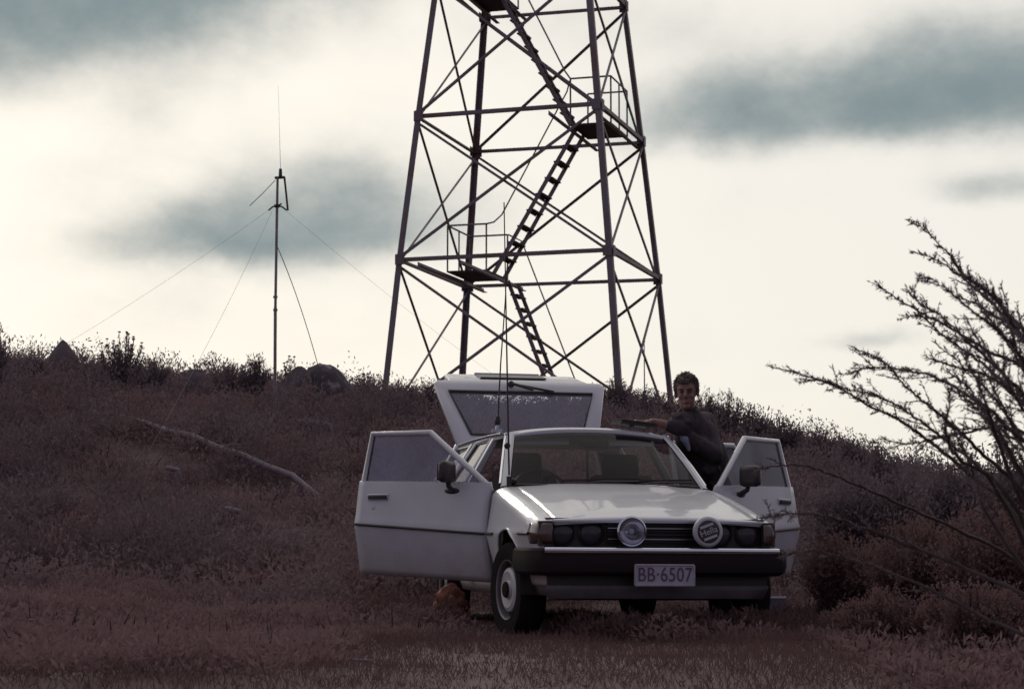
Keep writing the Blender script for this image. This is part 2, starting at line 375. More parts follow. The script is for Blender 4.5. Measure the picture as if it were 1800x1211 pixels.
for (u, v) in CN:
    mb = MB(); su = 1 - 2 * u; sv = 1 - 2 * v
    for i in range(4):
        mb.angle(TP(u, v, LZ[i]), TP(u, v, LZ[i + 1] + (.12 if i == 3 else 0)), .140, .018, EU * su, EV * sv)
    tpart(mb, 'leg')
    mb = MB().box(TP(u, v, 2.45) - EZ * .05, (.7, .7, .5), Matrix.Rotation(TROT, 3, 'Z')); tpart(mb, 'footing', 'rock')
for i in range(1, 5):
    for k in range(4):
        a, b = CN[k], CN[(k + 1) % 4]; n = -(EV if k == 0 else -EU if k == 1 else -EV if k == 2 else EU)
        p, q = TP(*a, LZ[i]), TP(*b, LZ[i]); d = nrm(q - p)
        tpart(MB().angle(p + d * .02 + n * .012 - EZ * .05, q - d * .02 + n * .012 - EZ * .03, .088, .012, EZ, -n), 'horizontal_beam')
    for (u, v) in CN:      # gusset plates at the joints
        mb = MB(); su = 1 - 2 * u; sv = 1 - 2 * v; c = TP(u, v, LZ[i])
        mb.box(c + EU * su * .1 - EV * sv * .03, (.2, .014, .24), Matrix.Rotation(TROT, 3, 'Z'))
        mb.box(c + EV * sv * .1 - EU * su * .03, (.014, .2, .24), Matrix.Rotation(TROT, 3, 'Z'))
        tpart(mb, 'gusset_plate')
for i in range(4):
    z0 = 3.05 if i == 0 else LZ[i] - .02; z1 = LZ[i + 1] - .08
    for k in range(4):
        a, b = CN[k], CN[(k + 1) % 4]; inn = EV if k == 0 else -EU if k == 1 else -EV if k == 2 else EU
        for j, (s, e) in enumerate(((a, b), (b, a))):
            p, q = TP(*s, z0) + inn * (.02 + .05 * j), TP(*e, z1) + inn * (.02 + .05 * j); d = nrm(q - p); 
            tpart(MB().angle(p + d * .05, q - d * .05, .060, .010, np.cross(d, inn), inn), 'cross_brace')
def platform(i, u0, u1, v0, v1, gate_u, joists):
    z = LZ[i] - .15
    for u in joists:
        tpart(MB().angle(TP(u, 0.01, z) - EZ * .02, TP(u, .99, z) - EZ * .02, .1, .012, EZ, EU), 'joist')
    pl = MB(); P = [TP(u0, v0, z + .09), TP(u1, v0, z + .09), TP(u1, v1, z + .09), TP(u0, v1, z + .09)]
    pl.prism(P, (0, 0, .045)); po = tpart(pl, 'platform', 'steel_plate')
    rh = 1.08
    cs = [(u0, v0), (u1, v0), (u1, v1), (u0, v1)]
    def rail(path): 
        pts = [TP(u, v, z + .13 + rh, z) for u, v in path]
        tpart(MB().tube(pts, .022, 6), 'railing')
    outer = u0 if gate_u == u1 else u1
    rail([(gate_u, v0), (outer, v0)]); rail([(outer, v0), (outer, v1)]); rail([(outer, v1), (gate_u, v1)])
    for (u, v) in cs:
        tpart(MB().tube([TP(u, v, z + .1, z), TP(u, v, z + .13 + rh, z)], .022, 6), 'railing_post')
    m_ = (u0 + u1) / 2
    tpart(MB().tube([TP(outer, (v0 + v1) / 2, z + .1, z), TP(outer, (v0 + v1) / 2, z + .13 + rh, z)], .02, 6), 'railing_post')
platform(1, .11, .30, .40, .74, .30, (.10, .302))
platform(2, .73, .95, .41, .78, .73, (.72, .952))
platform(3, .09, .31, .30, .80, .30, (.10, .302))
def stair(p0, p1, q0, q1, nt, rail_side, name='stair'):
    """p0-p1 near stringer, q0-q1 far stringer, both bottom to top"""
    mb = MB(); d = nrm(p1 - p0); 
    mb.bar(p0, p1, .03, .095); mb.bar(q0, q1, .03, .095)
    so = tpart(mb, name)
    for t in range(1, nt):
        f = t / nt; a = p0 + (p1 - p0) * f; b = q0 + (q1 - q0) * f; run = nrm(np.array((d[0], d[1], 0)))
        tm = MB(); c = (a + b) / 2; ang = math.atan2(run[1], run[0])
        tm.box(c, (.19, np.linalg.norm(b - a), .03), Matrix.Rotation(ang, 3, 'Z')); tm.box(c + run * (-.085) - EZ * .03, (.012, np.linalg.norm(b - a) - .02, .025), Matrix.Rotation(ang, 3, 'Z'))
        tpart(tm, 'tread', 'steel_plate', so)
    return so
LP = [z - .15 for z in LZ]
def seg(u0, z0, w0, u1, z1, w1, v): return TP(u0, v, z0, w0), TP(u1, v, z1, w1)
a = seg(.585, 3.05, 5, .305, LP[1] + .08, LP[1], .73); b = seg(.585, 3.05, 5, .305, LP[1] + .08, LP[1], .90); stair(*a, *b, 11, 1)
a = seg(.305, LP[1] + .1, LP[1], .735, LP[2] + .1, LP[2], .50); b = seg(.305, LP[1] + .1, LP[1], .735, LP[2] + .1, LP[2], .67); stair(*a, *b, 9, 1)
a = seg(.73, LP[2] + .1, LP[2], .30, LP[3] + .1, LP[3], .42); b = seg(.73, LP[2] + .1, LP[2], .30, LP[3] + .1, LP[3], .56); stair(*a, *b, 10, 1)
def hrail(pts): tpart(MB().tube(pts, .02, 6), 'handrail')
hrail([TP(.305, .74, LP[1] + 1.21, LP[1]), TP(.33, .88, LP[1] + 1.15, LP[1]), TP(.6, .88, 4.25, 5), TP(.62, .88, 4.1, 5), TP(.62, .88, 3.0, 5)])
hrail([TP(.30, .40, LP[1] + 1.21, LP[1]), TP(.33, .42, LP[1] + 1.26, LP[1]), TP(.36, .45, LP[1] + 1.45, LP[1]), TP(.70, .45, LP[2] + .95, LP[2]), TP(.72, .43, LP[2] + 1.17, LP[2]), TP(.735, .41, LP[2] + 1.21, LP[2])])
hrail([TP(.73, .41, LP[2] + 1.21, LP[2]), TP(.70, .41, LP[2] + 1.4, LP[2]), TP(.32, .41, LP[3] + 1.2, LP[3])])

# ------------------------------------------------------------------ the car (local: x to its left, y to its rear, z up)
car = empty('station_wagon', (.8885, 11.611, -.004)); car.rotation_euler = (0, R(.44), R(11.095))
tag(car, 'cream white station wagon with open doors and raised tailgate parked in the clearing', 'car')
def Pw(y): return float(np.interp(y, [-.05, .03, .08, .15, .3, .5, .8, 1.3, 2.2, 3.3, 4.0, 4.35, 4.46], [.60, .69, .735, .765, .783, .795, .808, .82, .825, .82, .80, .775, .74]))
def Tz(y): return float(np.interp(y, [.05, .12, .3, .6, .9, 1.2, 1.4, 2, 3.3, 4.46], [.694, .712, .752, .815, .872, .920, .945, .955, .958, .935]))
def off(z): return float(np.interp(z, [.2, .3, .45, .58, .615, .625, .66, .75, .85, .96], [-.12, -.085, -.045, -.010, 0, 0, -.010, -.024, -.038, -.056]))
def sx(y, z): return Pw(y) + off(z)
WY, WZ = .756, .290
def arch(y, cy, rad, base):
    d = abs(y - cy)
    return max(base, WZ + math.sqrt(max(rad * rad - d * d, 0)) if d < rad else base)
def stations(a, b, n, cuts=()):
    ys = set(np.linspace(a, b, n).round(4))
    for c, r in cuts:
        for t in np.linspace(0, math.pi, 33): 
            y = c - r * math.cos(t)
            if a < y < b: ys.add(round(y, 4))
    return sorted(ys)
for s in (-1, 1):
    mb = MB(); G = []
    for y in stations(.075, 1.352, 40, [(WY, .362)]):
        zb = arch(y, WY, .362, .31 if y < WY else .30); zt = Tz(y) - .085; row = []
        for k in range(17):
            z = zb + (zt - zb) * k / 16; row.append((s * sx(y, z), y, z))
        xs = sx(y, zt)
        for a in np.linspace(9, 90, 10):
            row.append((s * (xs - (xs - .012 - min(.645, xs - .05)) * (1 - math.cos(R(a)))), y, zt + .078 * math.sin(R(a))))
        se = min(.645, xs - .05); row.append((s * se, y, zt + .080)); row.append((s * (se - .002), y, zt + .06))
        G.append(row)
    mb.grid(G); mb.build('fender', 'paint', car, 40, solid=.012)
    lip = [(s * (sx(WY - .362 * math.cos(t), WZ + .362 * math.sin(t)) + .004), WY - .362 * math.cos(t), WZ + .362 * math.sin(t)) for t in np.linspace(.06, math.pi - .06, 28)]
    MB().tube(lip, .008, 6).build('arch_lip', 'paint', car)
    # dark inner wheel well
    mb = MB(); G = []
    for t in np.linspace(-.1, math.pi + .1, 24):
        G.append([(s * x, WY - .372 * math.cos(t), WZ + .372 * math.sin(t)) for x in (.48, .60, .72, .775)])
    mb.grid(G); mb.build('wheel_well', 'black', car)
    MB().tube([(s * (sx(y, .62) + .003), y, .62) for y in np.linspace(1.13, 1.345, 6)], .010, 6).build('trim_strip', 'black_trim', car)
    MB().tube([(s * (sx(y, .62) + .003), y, .62) for y in np.linspace(.2, .42, 6)], .010, 6).build('trim_strip', 'black_trim', car)
# bonnet
G = []
for y in np.linspace(.082, 1.325, 34):
    zt = Tz(y) - .085; se = min(.645, sx(y, zt) - .05) - .005
    G.append([(x * se, y, zt + .081 + .020 * (1 - abs(x) ** 2.2) + .007 * float(sstep(.72, .6, abs(x))) * float(sstep(.08, .3, y))) for x in np.linspace(-1, 1, 33)])
front = [(p[0], p[1] - .012, p[2] - .012) for p in G[0]]; front2 = [(p[0], p[1] - .014, p[2] - .028) for p in G[0]]
MB().grid([front2, front] + G).build('bonnet', 'paint', car, 50, solid=.012)
MB().grid([[(x, y, z) for x in np.linspace(-.65, .65, 12)] for y, z in ((1.322, .925), (1.345, .93), (1.40, .942), (1.43, .935))]).build('cowl', 'black_trim', car)
# front face: recess, grille, lamps
mb = MB(); mb.box((0, .20, .60), (1.36, .16, .23)); mb.build('front_panel', 'black', car)
MB().box((0, .066, .694), (1.30, .014, .012)).build('grille_trim', 'dull_chrome', car)
for k in range(6):
    MB().box((.02, .105, .575 + k * .021), (.66, .03, .006)).build('grille_slat', 'black_trim', car)
for k in range(2):
    MB().box((.02, .085, .59 + k * .065), (.66, .012, .004)).build('grille_slat', 'dull_chrome', car)
def headlight(x, z, r):
    o = MB().lathe([(r + .012, .06), (r + .012, .0), (r + .004, -.006), (r, .004)], (x, .108, z), (0, 1, 0), 28).build('headlight', 'black_trim', car)
    MB().lathe([(.001, .045), (r * .4, .04), (r * .8, .022), (r, .002)], (x, .108, z), (0, 1, 0), 28).build('reflector', 'lamp_dark', o)
    MB().lathe([(.001, -.012), (r * .5, -.01), (r * .85, -.004), (r, .004)], (x, .104, z), (0, 1, 0), 28).build('lens', 'lens', o)
for x in (-.585, -.405, .395, .575): headlight(x, .622, .070)
for s in (-1, 1):
    mb = MB(); G = []
    for y in (.052, .075, .11, .16, .21):
        G.append([(s * (sx(y, z) + .005 - (.02 if y == .052 else 0)), y, z) for z in np.linspace(.56, .682, 6)])
    G.insert(0, [(s * .655, .048, z) for z in np.linspace(.56, .682, 6)])
    mb.grid(G); mb.build('indicator', 'amber', car, solid=.01)
    MB().prism([(s * .65, .062, .548), (s * .735, .075, .548), (s * .735, .075, .695), (s * .65, .062, .695)], (0, .03, 0)).build('lamp_surround', 'black_trim', car)
# bumper
path = [(-.812, .40), (-.812, .22), (-.80, .10), (-.775, .03), (-.735, -.015), (-.68, -.032), (-.4, -.045), (0, -.05), (.4, -.045), (.68, -.032), (.735, -.015), (.775, .03), (.80, .10), (.812, .22), (.812, .40)]
def sweep(path, prof):
    G = []; n = len(path)
    for i, p in enumerate(path):
        d = nrm(np.array(path[min(i + 1, n - 1)]) - np.array(path[max(i - 1, 0)])); o = np.array((d[1], -d[0]))
        G.append([(p[0] + o[0] * a, p[1] + o[1] * a, z) for a, z in prof])
    return G
MB().grid(sweep(path, [(-.07, .535), (0, .535), (.012, .52), (.016, .48), (.016, .43), (.006, .395), (-.03, .375), (-.09, .372), (-.07, .535)])).build('bumper', 'bumper_black', car, 30)
MB().grid(sweep([(-.718, -.026), (-.68, -.034), (-.4, -.047), (0, -.052), (.4, -.047), (.68, -.034), (.718, -.026)], [(0, .540), (.019, .538), (.026, .524), (.019, .508), (0, .506)])).build('chrome_strip', 'chrome', car, 60)
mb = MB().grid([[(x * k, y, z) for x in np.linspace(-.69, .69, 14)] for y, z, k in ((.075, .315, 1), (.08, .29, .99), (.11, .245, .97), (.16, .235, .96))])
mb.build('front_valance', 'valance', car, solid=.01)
MB().box((0, .085, .345), (1.36, .02, .075)).build('valance_opening', 'black', car)
for s in (-1, 1):
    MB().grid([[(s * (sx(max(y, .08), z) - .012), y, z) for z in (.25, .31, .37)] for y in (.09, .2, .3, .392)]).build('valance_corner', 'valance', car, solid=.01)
# number plate
pm = MB().prism([(-.186, -.077, .322), (-.178, -.077, .313), (.178, -.077, .313), (.186, -.077, .322), (.186, -.077, .436), (.178, -.077, .445), (-.178, -.077, .445), (-.186, -.077, .436)], (0, .012, 0))
plate = pm.build('number_plate', 'plate', car, 0)
MB().tube([(-.175, -.080, .32), (.175, -.080, .32), (.178, -.080, .325), (.178, -.080, .435), (.175, -.080, .438), (-.175, -.080, .438), (-.178, -.080, .435), (-.178, -.080, .325), (-.175, -.080, .32)], .0035, 5).build('rim', 'plate', plate)
def text(body, size, m, parent, M, extrude=.002, sxs=1.0, space=1.0):
    c = bpy.data.curves.new('lettering', 'FONT'); c.body = body; c.size = size; c.align_x = 'CENTER'; c.align_y = 'CENTER'; c.extrude = extrude; c.space_character = space
    t = bpy.data.objects.new('lettering', c); COL.objects.link(t); bpy.context.view_layer.update()
    me = bpy.data.meshes.new_from_object(t.evaluated_get(bpy.context.evaluated_depsgraph_get()))
    bpy.data.objects.remove(t); me.transform(M @ Matrix.Diagonal((sxs, 1, 1, 1))); me.materials.clear(); me.materials.append(MATS[m])
    o = bpy.data.objects.new('lettering', me); COL.objects.link(o); o.parent = parent; return o
FRONT = Matrix.Rotation(R(90), 4, 'X')
t_ = text('BB·6507', .118, 'plate_text', plate, Matrix.Translation((0, -.0785, .380)) @ FRONT, .003, .80, 1.06)
# driving lamps on the bumper
def driving(x, z, covered):
    r = .088
    o = MB().lathe([(.02, .10), (.055, .085), (r - .006, .03), (r, .01), (r + .002, -.004), (r - .008, -.012)], (x, -.045, z), (0, 1, 0), 36).build('driving_lamp', 'chrome' if not covered else 'black_trim', car)
    MB().bar((x, -.02, z - .085), (x, -.02, z - .10), .04, .02, (0, 1, 0)).build('bracket', 'black', o)
    if not covered:
        MB().lathe([(.001, .055), (.03, .05), (.06, .03), (r - .012, -.004)], (x, -.045, z), (0, 1, 0), 36).build('reflector', 'reflector', o)
        MB().lathe([(.001, -.024), (.04, -.021), (.07, -.013), (r - .008, -.006)], (x, -.045, z), (0, 1, 0), 36).build('lens', 'lens', o)
        MB().lathe([(.001, .0), (.016, .0), (.018, .02), (.001, .025)], (x, -.045, z + .0), (0, 1, 0), 12).build('bulb_shield', 'dull_chrome', o)
    else:
        MB().lathe([(.001, -.026), (.05, -.025), (r - .012, -.021), (r + .001, -.012), (r + .003, .01)], (x, -.045, z), (0, 1, 0), 36).build('cover', 'cover_black', o)
        MB().lathe([(r - .020, -.0205), (r - .018, -.0265), (r - .006, -.024), (r + .0035, -.012), (r + .0035, .0)], (x, -.045, z), (0, 1, 0), 36).build('cover_rim', 'cover_white', o)
        B = Matrix.Translation((x, -.0735, z)) @ FRONT @ Matrix.Rotation(R(20), 4, 'Z')
        for dy, wd in ((.038, .085), (-.036, .085)):
            mb = MB().box((0, dy, 0), (wd, .015, .004)); mb.v = [tuple(B @ Vector(q)) for q in mb.v]; mb.build('stripe', 'cover_white', o, 0)
        text('Hella', .054, 'cover_white', o, B @ Matrix.Translation((0, .001, 0)), .002, 1.0)
driving(-.195, .637, False); driving(.272, .637, True)
# cabin
XA, XB = .66, .53
def ws(u, t):       # windscreen surface: u -1..1 across, t 0..1 up
    xb = XA + (XB - XA) * t
    return (u * xb, 1.405 - .07 * (1 - u * u) * (1 - t) + (1.90 - 1.405) * t - .045 * (1 - u * u) * t, .945 + .368 * t + .034 * (1 - u * u) * t + .012 * math.sin(math.pi * t))
MB().grid([[ws(u, t) for u in np.linspace(-1, 1, 21)] for t in np.linspace(0, 1, 9)]).build('windscreen', 'windscreen', car, 180)
loop = [ws(u, 0) for u in np.linspace(-1, 1, 15)] + [ws(1, t) for t in np.linspace(.1, 1, 8)] + [ws(u, 1) for u in np.linspace(.9, -1, 15)] + [ws(-1, t) for t in np.linspace(.9, 0, 8)]
MB().tube(loop, .009, 6).build('windscreen_seal', 'black_trim', car)
def zr(y): return float(np.interp(y, [1.87, 1.93, 2.1, 2.6, 3.2, 3.8, 4.0], [1.313, 1.322, 1.332, 1.34, 1.342, 1.336, 1.325]))
G = []
for y in np.linspace(1.905, 3.98, 26):
    G.append([(x * .575, y - .045 * (1 - x * x) * float(sstep(2.3, 1.9, y)), zr(y) - .008 + .050 * (1 - abs(x) ** 2.6)) for x in np.linspace(-1, 1, 25)])
lipr = [(p[0] * .985, p[1] - .030, p[2] - .012) for p in G[0]]; lipr2 = [(p[0] * .975, p[1] - .040, p[2] - .050) for p in G[0]]
MB().grid([lipr2, lipr] + G).build('roof', 'paint', car, 40, solid=.02)
MB().grid([[(x * .54, y, zr(y) - .035 + .045 * (1 - abs(x) ** 2.6)) for x in np.linspace(-1, 1, 13)] for y in np.linspace(1.96, 3.9, 12)]).build('headliner', 'headliner', car)
for s in (-1, 1):
    mb = MB(); G = []
    for t in np.linspace(-.03, 1.02, 10):
        x, y, z = ws(1, t); G.append([(s * (x - .004), y - .012, z), (s * (x + .012), y - .018, z + .006), (s * (x + .045), y + .008, z + .003), (s * (x + .048), y + .035, z - .006), (s * (x + .02), y + .05, z - .015), (s * (x - .004), y - .012, z)])
    mb.grid(G); mb.build('windscreen_pillar', 'paint', car, 45)
    MB().tube([(s * .58, y, zr(y) - .012) for y in np.linspace(1.9, 3.97, 16)], .012, 6).build('drip_rail', 'chrome', car)
    MB().tube([(s * (ws(1, t)[0] + .052), ws(1, t)[1] + .03, ws(1, t)[2]) for t in np.linspace(.02, 1, 8)], .009, 6).build('drip_rail', 'chrome', car)
    MB().bar((s * .566, 1.93, 1.303), (s * .566, 3.97, 1.305), .03, .03).build('roof_rail', 'paint', car)
    def gx(z): return .785 - (z - .955) * (.785 - .572) / .36
    mb = MB().bar((s * .775, 2.42, .30), (s * .775, 2.42, .95), .05, .10, (0, 1, 0)); mb.bar((s * (gx(.94) - .03), 2.42, .94), (s * (gx(1.31) - .02), 2.42, 1.31), .045, .085, (0, 1, 0)); mb.build('centre_pillar', 'paint', car, bevel=.008)
    mb = MB().bar((s * (gx(.93) - .02), 3.40, .93), (s * (gx(1.31) - .015), 3.30, 1.31), .04, .09, (0, 1, 0)); mb.build('rear_pillar', 'paint', car, bevel=.008)
    mb = MB().bar((s * .745, 4.33, .93), (s * .575, 3.99, 1.31), .05, .10, (0, 1, 0)); mb.build('tail_pillar', 'paint', car, bevel=.008)
    # sill
    MB().grid([[(s * (sx(y, z) - .01), y, z) for z in (.22, .27, .31)] for y in np.linspace(1.12, 2.95, 16)]).build('sill', 'paint', car, solid=.04)
    # rear quarter
    RY = WY + 2.515; mb = MB(); G = []
    for y in stations(3.22, 4.46, 24, [(RY, .35)]):
        zb = arch(y, RY, .35, .30); zt = Tz(y)
        G.append([(s * sx(y, zb + (zt - zb) * k / 14), y, zb + (zt - zb) * k / 14) for k in range(15)] + [(s * (sx(y, zt) - .05), y, zt + .005)])
    mb.grid(G); mb.build('quarter_panel', 'paint', car, solid=.015)
    MB().box((s * .67, 4.455, .70), (.13, .04, .34)).build('tail_lamp', 'red_lens', car, bevel=.01)
    # quarter window
    P4 = [(s * (gx(.965) - .012), 3.47, .965), (s * (gx(1.295) - .012), 3.37, 1.295), (s * (gx(1.295) - .012), 3.96, 1.295), (s * (gx(.965) - .012), 4.26, .965)]
    MB().prism(P4, (s * -.004, 0, 0)).build('quarter_window', 'side_glass', car, 0)
    MB().tube(P4 + [P4[0]], .012, 6).build('quarter_window_frame', 'dull_chrome', car)
MB().box((0, 4.44, .42), (1.46, .05, .30)).build('rear_panel', 'paint', car, bevel=.02)
MB().box((0, 4.50, .47), (1.60, .08, .13)).build('rear_bumper', 'black_trim', car, bevel=.03)
MB().box((0, 2.4, .275), (1.42, 4.0, .05)).build('floor_pan', 'black', car)
MB().box((0, .72, .46), (.92, 1.05, .40)).build('engine_bay', 'black', car)
MB().box((0, 1.30, .60), (1.44, .06, .60)).build('firewall', 'black', car)
MB().box((0, 4.0, .52), (1.3, .8, .06)).build('load_floor', 'interior', car)
# interior
mb = MB(); mb.grid([[(x, y, z) for x in np.linspace(-.66, .66, 12)] for y, z in ((1.36, .90), (1.46, .935), (1.60, .925), (1.68, .87), (1.68, .70))]); mb.build('dashboard', 'interior', car, solid=.03)
def seat(x, y):
    o = MB().box((x, y, .46), (.50, .50, .16)).build('seat', 'interior', car, bevel=.05)
    MB().box((x, y + .28, .76), (.48, .13, .60), Matrix.Rotation(R(-14), 3, 'X')).build('backrest', 'interior', o, bevel=.05)
    MB().box((x, y + .37, 1.12), (.27, .09, .17), Matrix.Rotation(R(-10), 3, 'X')).build('headrest', 'interior', o, bevel=.03)
seat(-.36, 2.05); seat(.36, 2.05)
o = MB().box((0, 2.95, .46), (1.3, .5, .16)).build('rear_seat', 'interior', car, bevel=.05); MB().box((0, 3.22, .72), (1.28, .13, .52), Matrix.Rotation(R(-14), 3, 'X')).build('backrest', 'interior', o, bevel=.05)
mb = MB(); c = np.array((-.36, 1.80, .90)); n = nrm((0, -.9, .55)); a_ = np.array((1., 0, 0)); b_ = np.cross(n, a_)
mb.tube([c + .19 * (a_ * math.cos(t) + b_ * math.sin(t)) for t in np.linspace(0, 2 * math.pi, 33)], .013, 6, False)
mb.bar(c - a_ * .18, c + a_ * .18, .03, .02); mb.tube([c, c - n * -.25], .03, 8); mb.build('steering_wheel', 'black_trim', car)
for x in (-.33, .33):
    MB().box((x, 1.895, 1.262), (.38, .016, .06), Matrix.Rotation(R(-38), 3, 'X')).build('sun_visor', 'visor', car, bevel=.006)
o = MB().box((.02, 1.80, 1.245), (.20, .03, .055)).build('rear_view_mirror', 'black', car, bevel=.01); MB().tube([(.02, 1.81, 1.25), (.02, 1.85, 1.31)], .008, 6).build('stem', 'black', o)
# wipers
for x0, x1 in ((-.30, .22), (.10, .60)):
    p0 = np.array(ws(x0 / .66, .0)) + (0, -.05, -.005); p1 = np.array(ws(x1 / .66, .06)) + (0, -.025, .006)
    mb = MB().tube([p0, p0 * .5 + p1 * .5 + (0, -.008, .015), p1], .006, 5); mb.bar(np.array(ws((x0 - .02) / .66, .05)) + (0, -.012, .01), np.array(ws((x1 + .02) / .66, .09)) + (0, -.012, .01), .008, .014); mb.build('wiper', 'black', car)
# doors, built closed about their hinge and then swung open
def rise(q, L, z): return q / L * float(np.interp(z, [.3, .62, .955], [.045, .062, .018]))
def door(s, hy, L, phi, rear=False, z0=.30, zb=.955):
    hx = sx(hy, .62)
    cut = (lambda q: arch(hy + q, WY + 2.515, .36, z0)) if rear else (lambda q: z0)
    slope = .10 if rear else 0
    G = []
    for q in np.linspace(0, L, 22):
        lo = cut(q); zs = [lo + (zb - lo) * k / 16 for k in range(17)]
        row = [(s * (sx(hy + q, z) - hx), q, z + rise(q, L, z)) for z in zs]
        row.append((s * (sx(hy + q, zb) - hx - .022), q, zb + .008 + rise(q, L, zb))); G.append(row)
    d = MB().grid(G).build('rear_door' if rear else 'front_door', 'paint', car, 40, solid=.06)
    d.location = (s * hx, hy, 0); d.rotation_euler = (0, 0, s * -R(phi))
    G2 = [[(p[0] - s * .055, p[1], p[2]) for p in r[::4]] for r in G[1:-1:4]]; MB().grid(G2).build('door_card', 'interior', d, solid=.015)
    zt = 1.305
    def fx(z): return s * (gx(z) - hx - .012) if phi == 0 else s * (off(.955) - .02 - (z - .955) / .36 * .085)
    if rear: fr = [(.03, zb), (.03, zt), (L - .17, zt), (L + .02, zb)]
    else: fr = [(.035, zb - .01), (.535, zt), (L - .035, zt), (L - .02, zb)]
    pts = [np.array((fx(z), q, z)) for q, z in fr]
    mb = MB()
    mb.tube(pts, .022, 8); 
    mb.build('window_frame', 'paint', d, 50)
    cen = sum(pts) / 4; ip = [p + (cen - p) * .05 for p in pts]
    MB().tube(ip, .007, 5).build('window_seal', 'black_trim', d)
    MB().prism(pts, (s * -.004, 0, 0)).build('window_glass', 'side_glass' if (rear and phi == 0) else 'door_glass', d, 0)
    MB().tube([(s * (sx(hy + q, .62) - hx + .004), q, .62 + rise(q, L, .62)) for q in np.linspace(.01, L - .01, 8)], .010, 6).build('trim_strip', 'black_trim', d)
    q = L - .17
    h = MB().box((s * (sx(hy + q, .86) - hx + .014), q, .865), (.022, .145, .028)).build('handle', 'black_trim', d, bevel=.006)
    MB().box((s * (sx(hy + q, .86) - hx + .004), q, .865), (.012, .165, .045)).build('handle_surround', 'dull_chrome', d, bevel=.004)
    if not rear:
        MB().lathe([(.001, .008), (.014, .007), (.016, -.01)], (s * (sx(hy + q, .79) - hx), q + .03, .79), (s, 0, 0), 14).build('lock', 'dull_chrome', d)
        mo = MB(); m0 = np.array((s * (sx(hy, .90) - hx - .005), .29, .905))
        mo.ell(m0 + (s * .006, 0, 0), (.015, .06, .022)); mo.tube([m0, m0 + (s * .06, -.005, .03), m0 + (s * .075, -.01, .09)], [.02, .017, .02], 8)
        mo.build('mirror_arm', 'black_trim', d)
        mh = MB().box(m0 + (s * .085, -.005, .125), (.155, .075, .145)); mir = mh.build('mirror', 'black_trim', d, bevel=.03)
        MB().box(m0 + (s * .085, .0345, .125), (.125, .003, .112)).build('mirror_glass', 'dull_chrome', d)
    return d
dr = door(-1, 1.362, 1.045, 49); dl = door(1, 1.362, 1.045, 48)
door(-1, 2.465, .80, 0, rear=True); door(1, 2.465, .80, 68, rear=True)
# tailgate
TG0 = np.array((0, 3.985, 1.335)); A1 = R(53); A2 = R(11)
d1 = np.array((0, math.cos(A1), math.sin(A1))); d2 = np.array((0, math.cos(A2), math.sin(A2))); n1 = np.array((0, -math.sin(A1), math.cos(A1)))
def tg(x, b): return TG0 + np.array((x, 0, 0)) + (d1 * b if b <= .64 else d1 * .64 + d2 * (b - .64)) + np.array((0, 0, .035)) * min(b / .3, 1)
def ring(o, i):
    return o + i, [(k, (k + 1) % 4, 4 + (k + 1) % 4, 4 + k) for k in range(4)]
outer = [tg(-.575, 0), tg(.575, 0), tg(.715, .60), tg(-.715, .60)]; inner = [tg(-.455, .095), tg(.455, .095), tg(.60, .52), tg(-.60, .52)]
mb = MB(); mb.add(*ring(outer, inner)); 
mb.add([tg(-.715, .60), tg(.715, .60), tg(.69, .66), tg(.58, .67), tg(-.58, .67), tg(-.69, .66)], [(0, 1, 2, 3, 4, 5)])
mb.add([tg(-.58, .67), tg(.58, .67), tg(.555, 1.1), tg(.53, 1.14), tg(-.53, 1.14), tg(-.555, 1.1)], [(0, 1, 2, 3, 4, 5)])
tgo = mb.build('tailgate', 'paint', car, 25, solid=.045, bevel=.008)
me = tgo.data
if sum(p.normal.z for p in me.polygons) < 0: me.flip_normals()
MB().prism(inner, n1 * -.006).build('rear_window', 'tail_glass', tgo, 0)
MB().tube([p + n1 * .004 for p in inner + [inner[0]]], .013, 6).build('rear_window_seal', 'black_trim', tgo)
n2 = np.array((0, -math.sin(A2), math.cos(A2)))
mb = MB().prism([tg(-.30, .80) + n2 * .004, tg(.26, .80) + n2 * .004, tg(.26, 1.0) + n2 * .004, tg(-.30, 1.0) + n2 * .004], n2 * .012); mb.build('plate_recess', 'black_trim', tgo)
MB().bar(tg(-.30, 1.09) + n2 * .004, tg(.25, 1.09) + n2 * .004, .04, .03).build('tailgate_grip', 'dull_chrome', tgo)
mb = MB().bar(tg(-.08, .59) + n1 * .03, tg(.27, .515) + n1 * .025, .02, .018); mb.ell(tg(-.08, .59) + n1 * .025, (.028, .02, .028)); mb.tube([tg(-.08, .59) + n1 * .035, tg(.1, .53) + n1 * .03], .012, 6); mb.build('rear_wiper', 'black', tgo)
MB().ell(tg(.055, .055) + n1 * .006, (.014, .01, .014)).build('washer_jet', 'black', tgo)
for s in (-1, 1):
    MB().tube([np.array((s * .54, 4.18, .97)), tg(s * .53, .36) - n1 * .04], [.014, .009], 8).build('gas_strut', 'black', car)
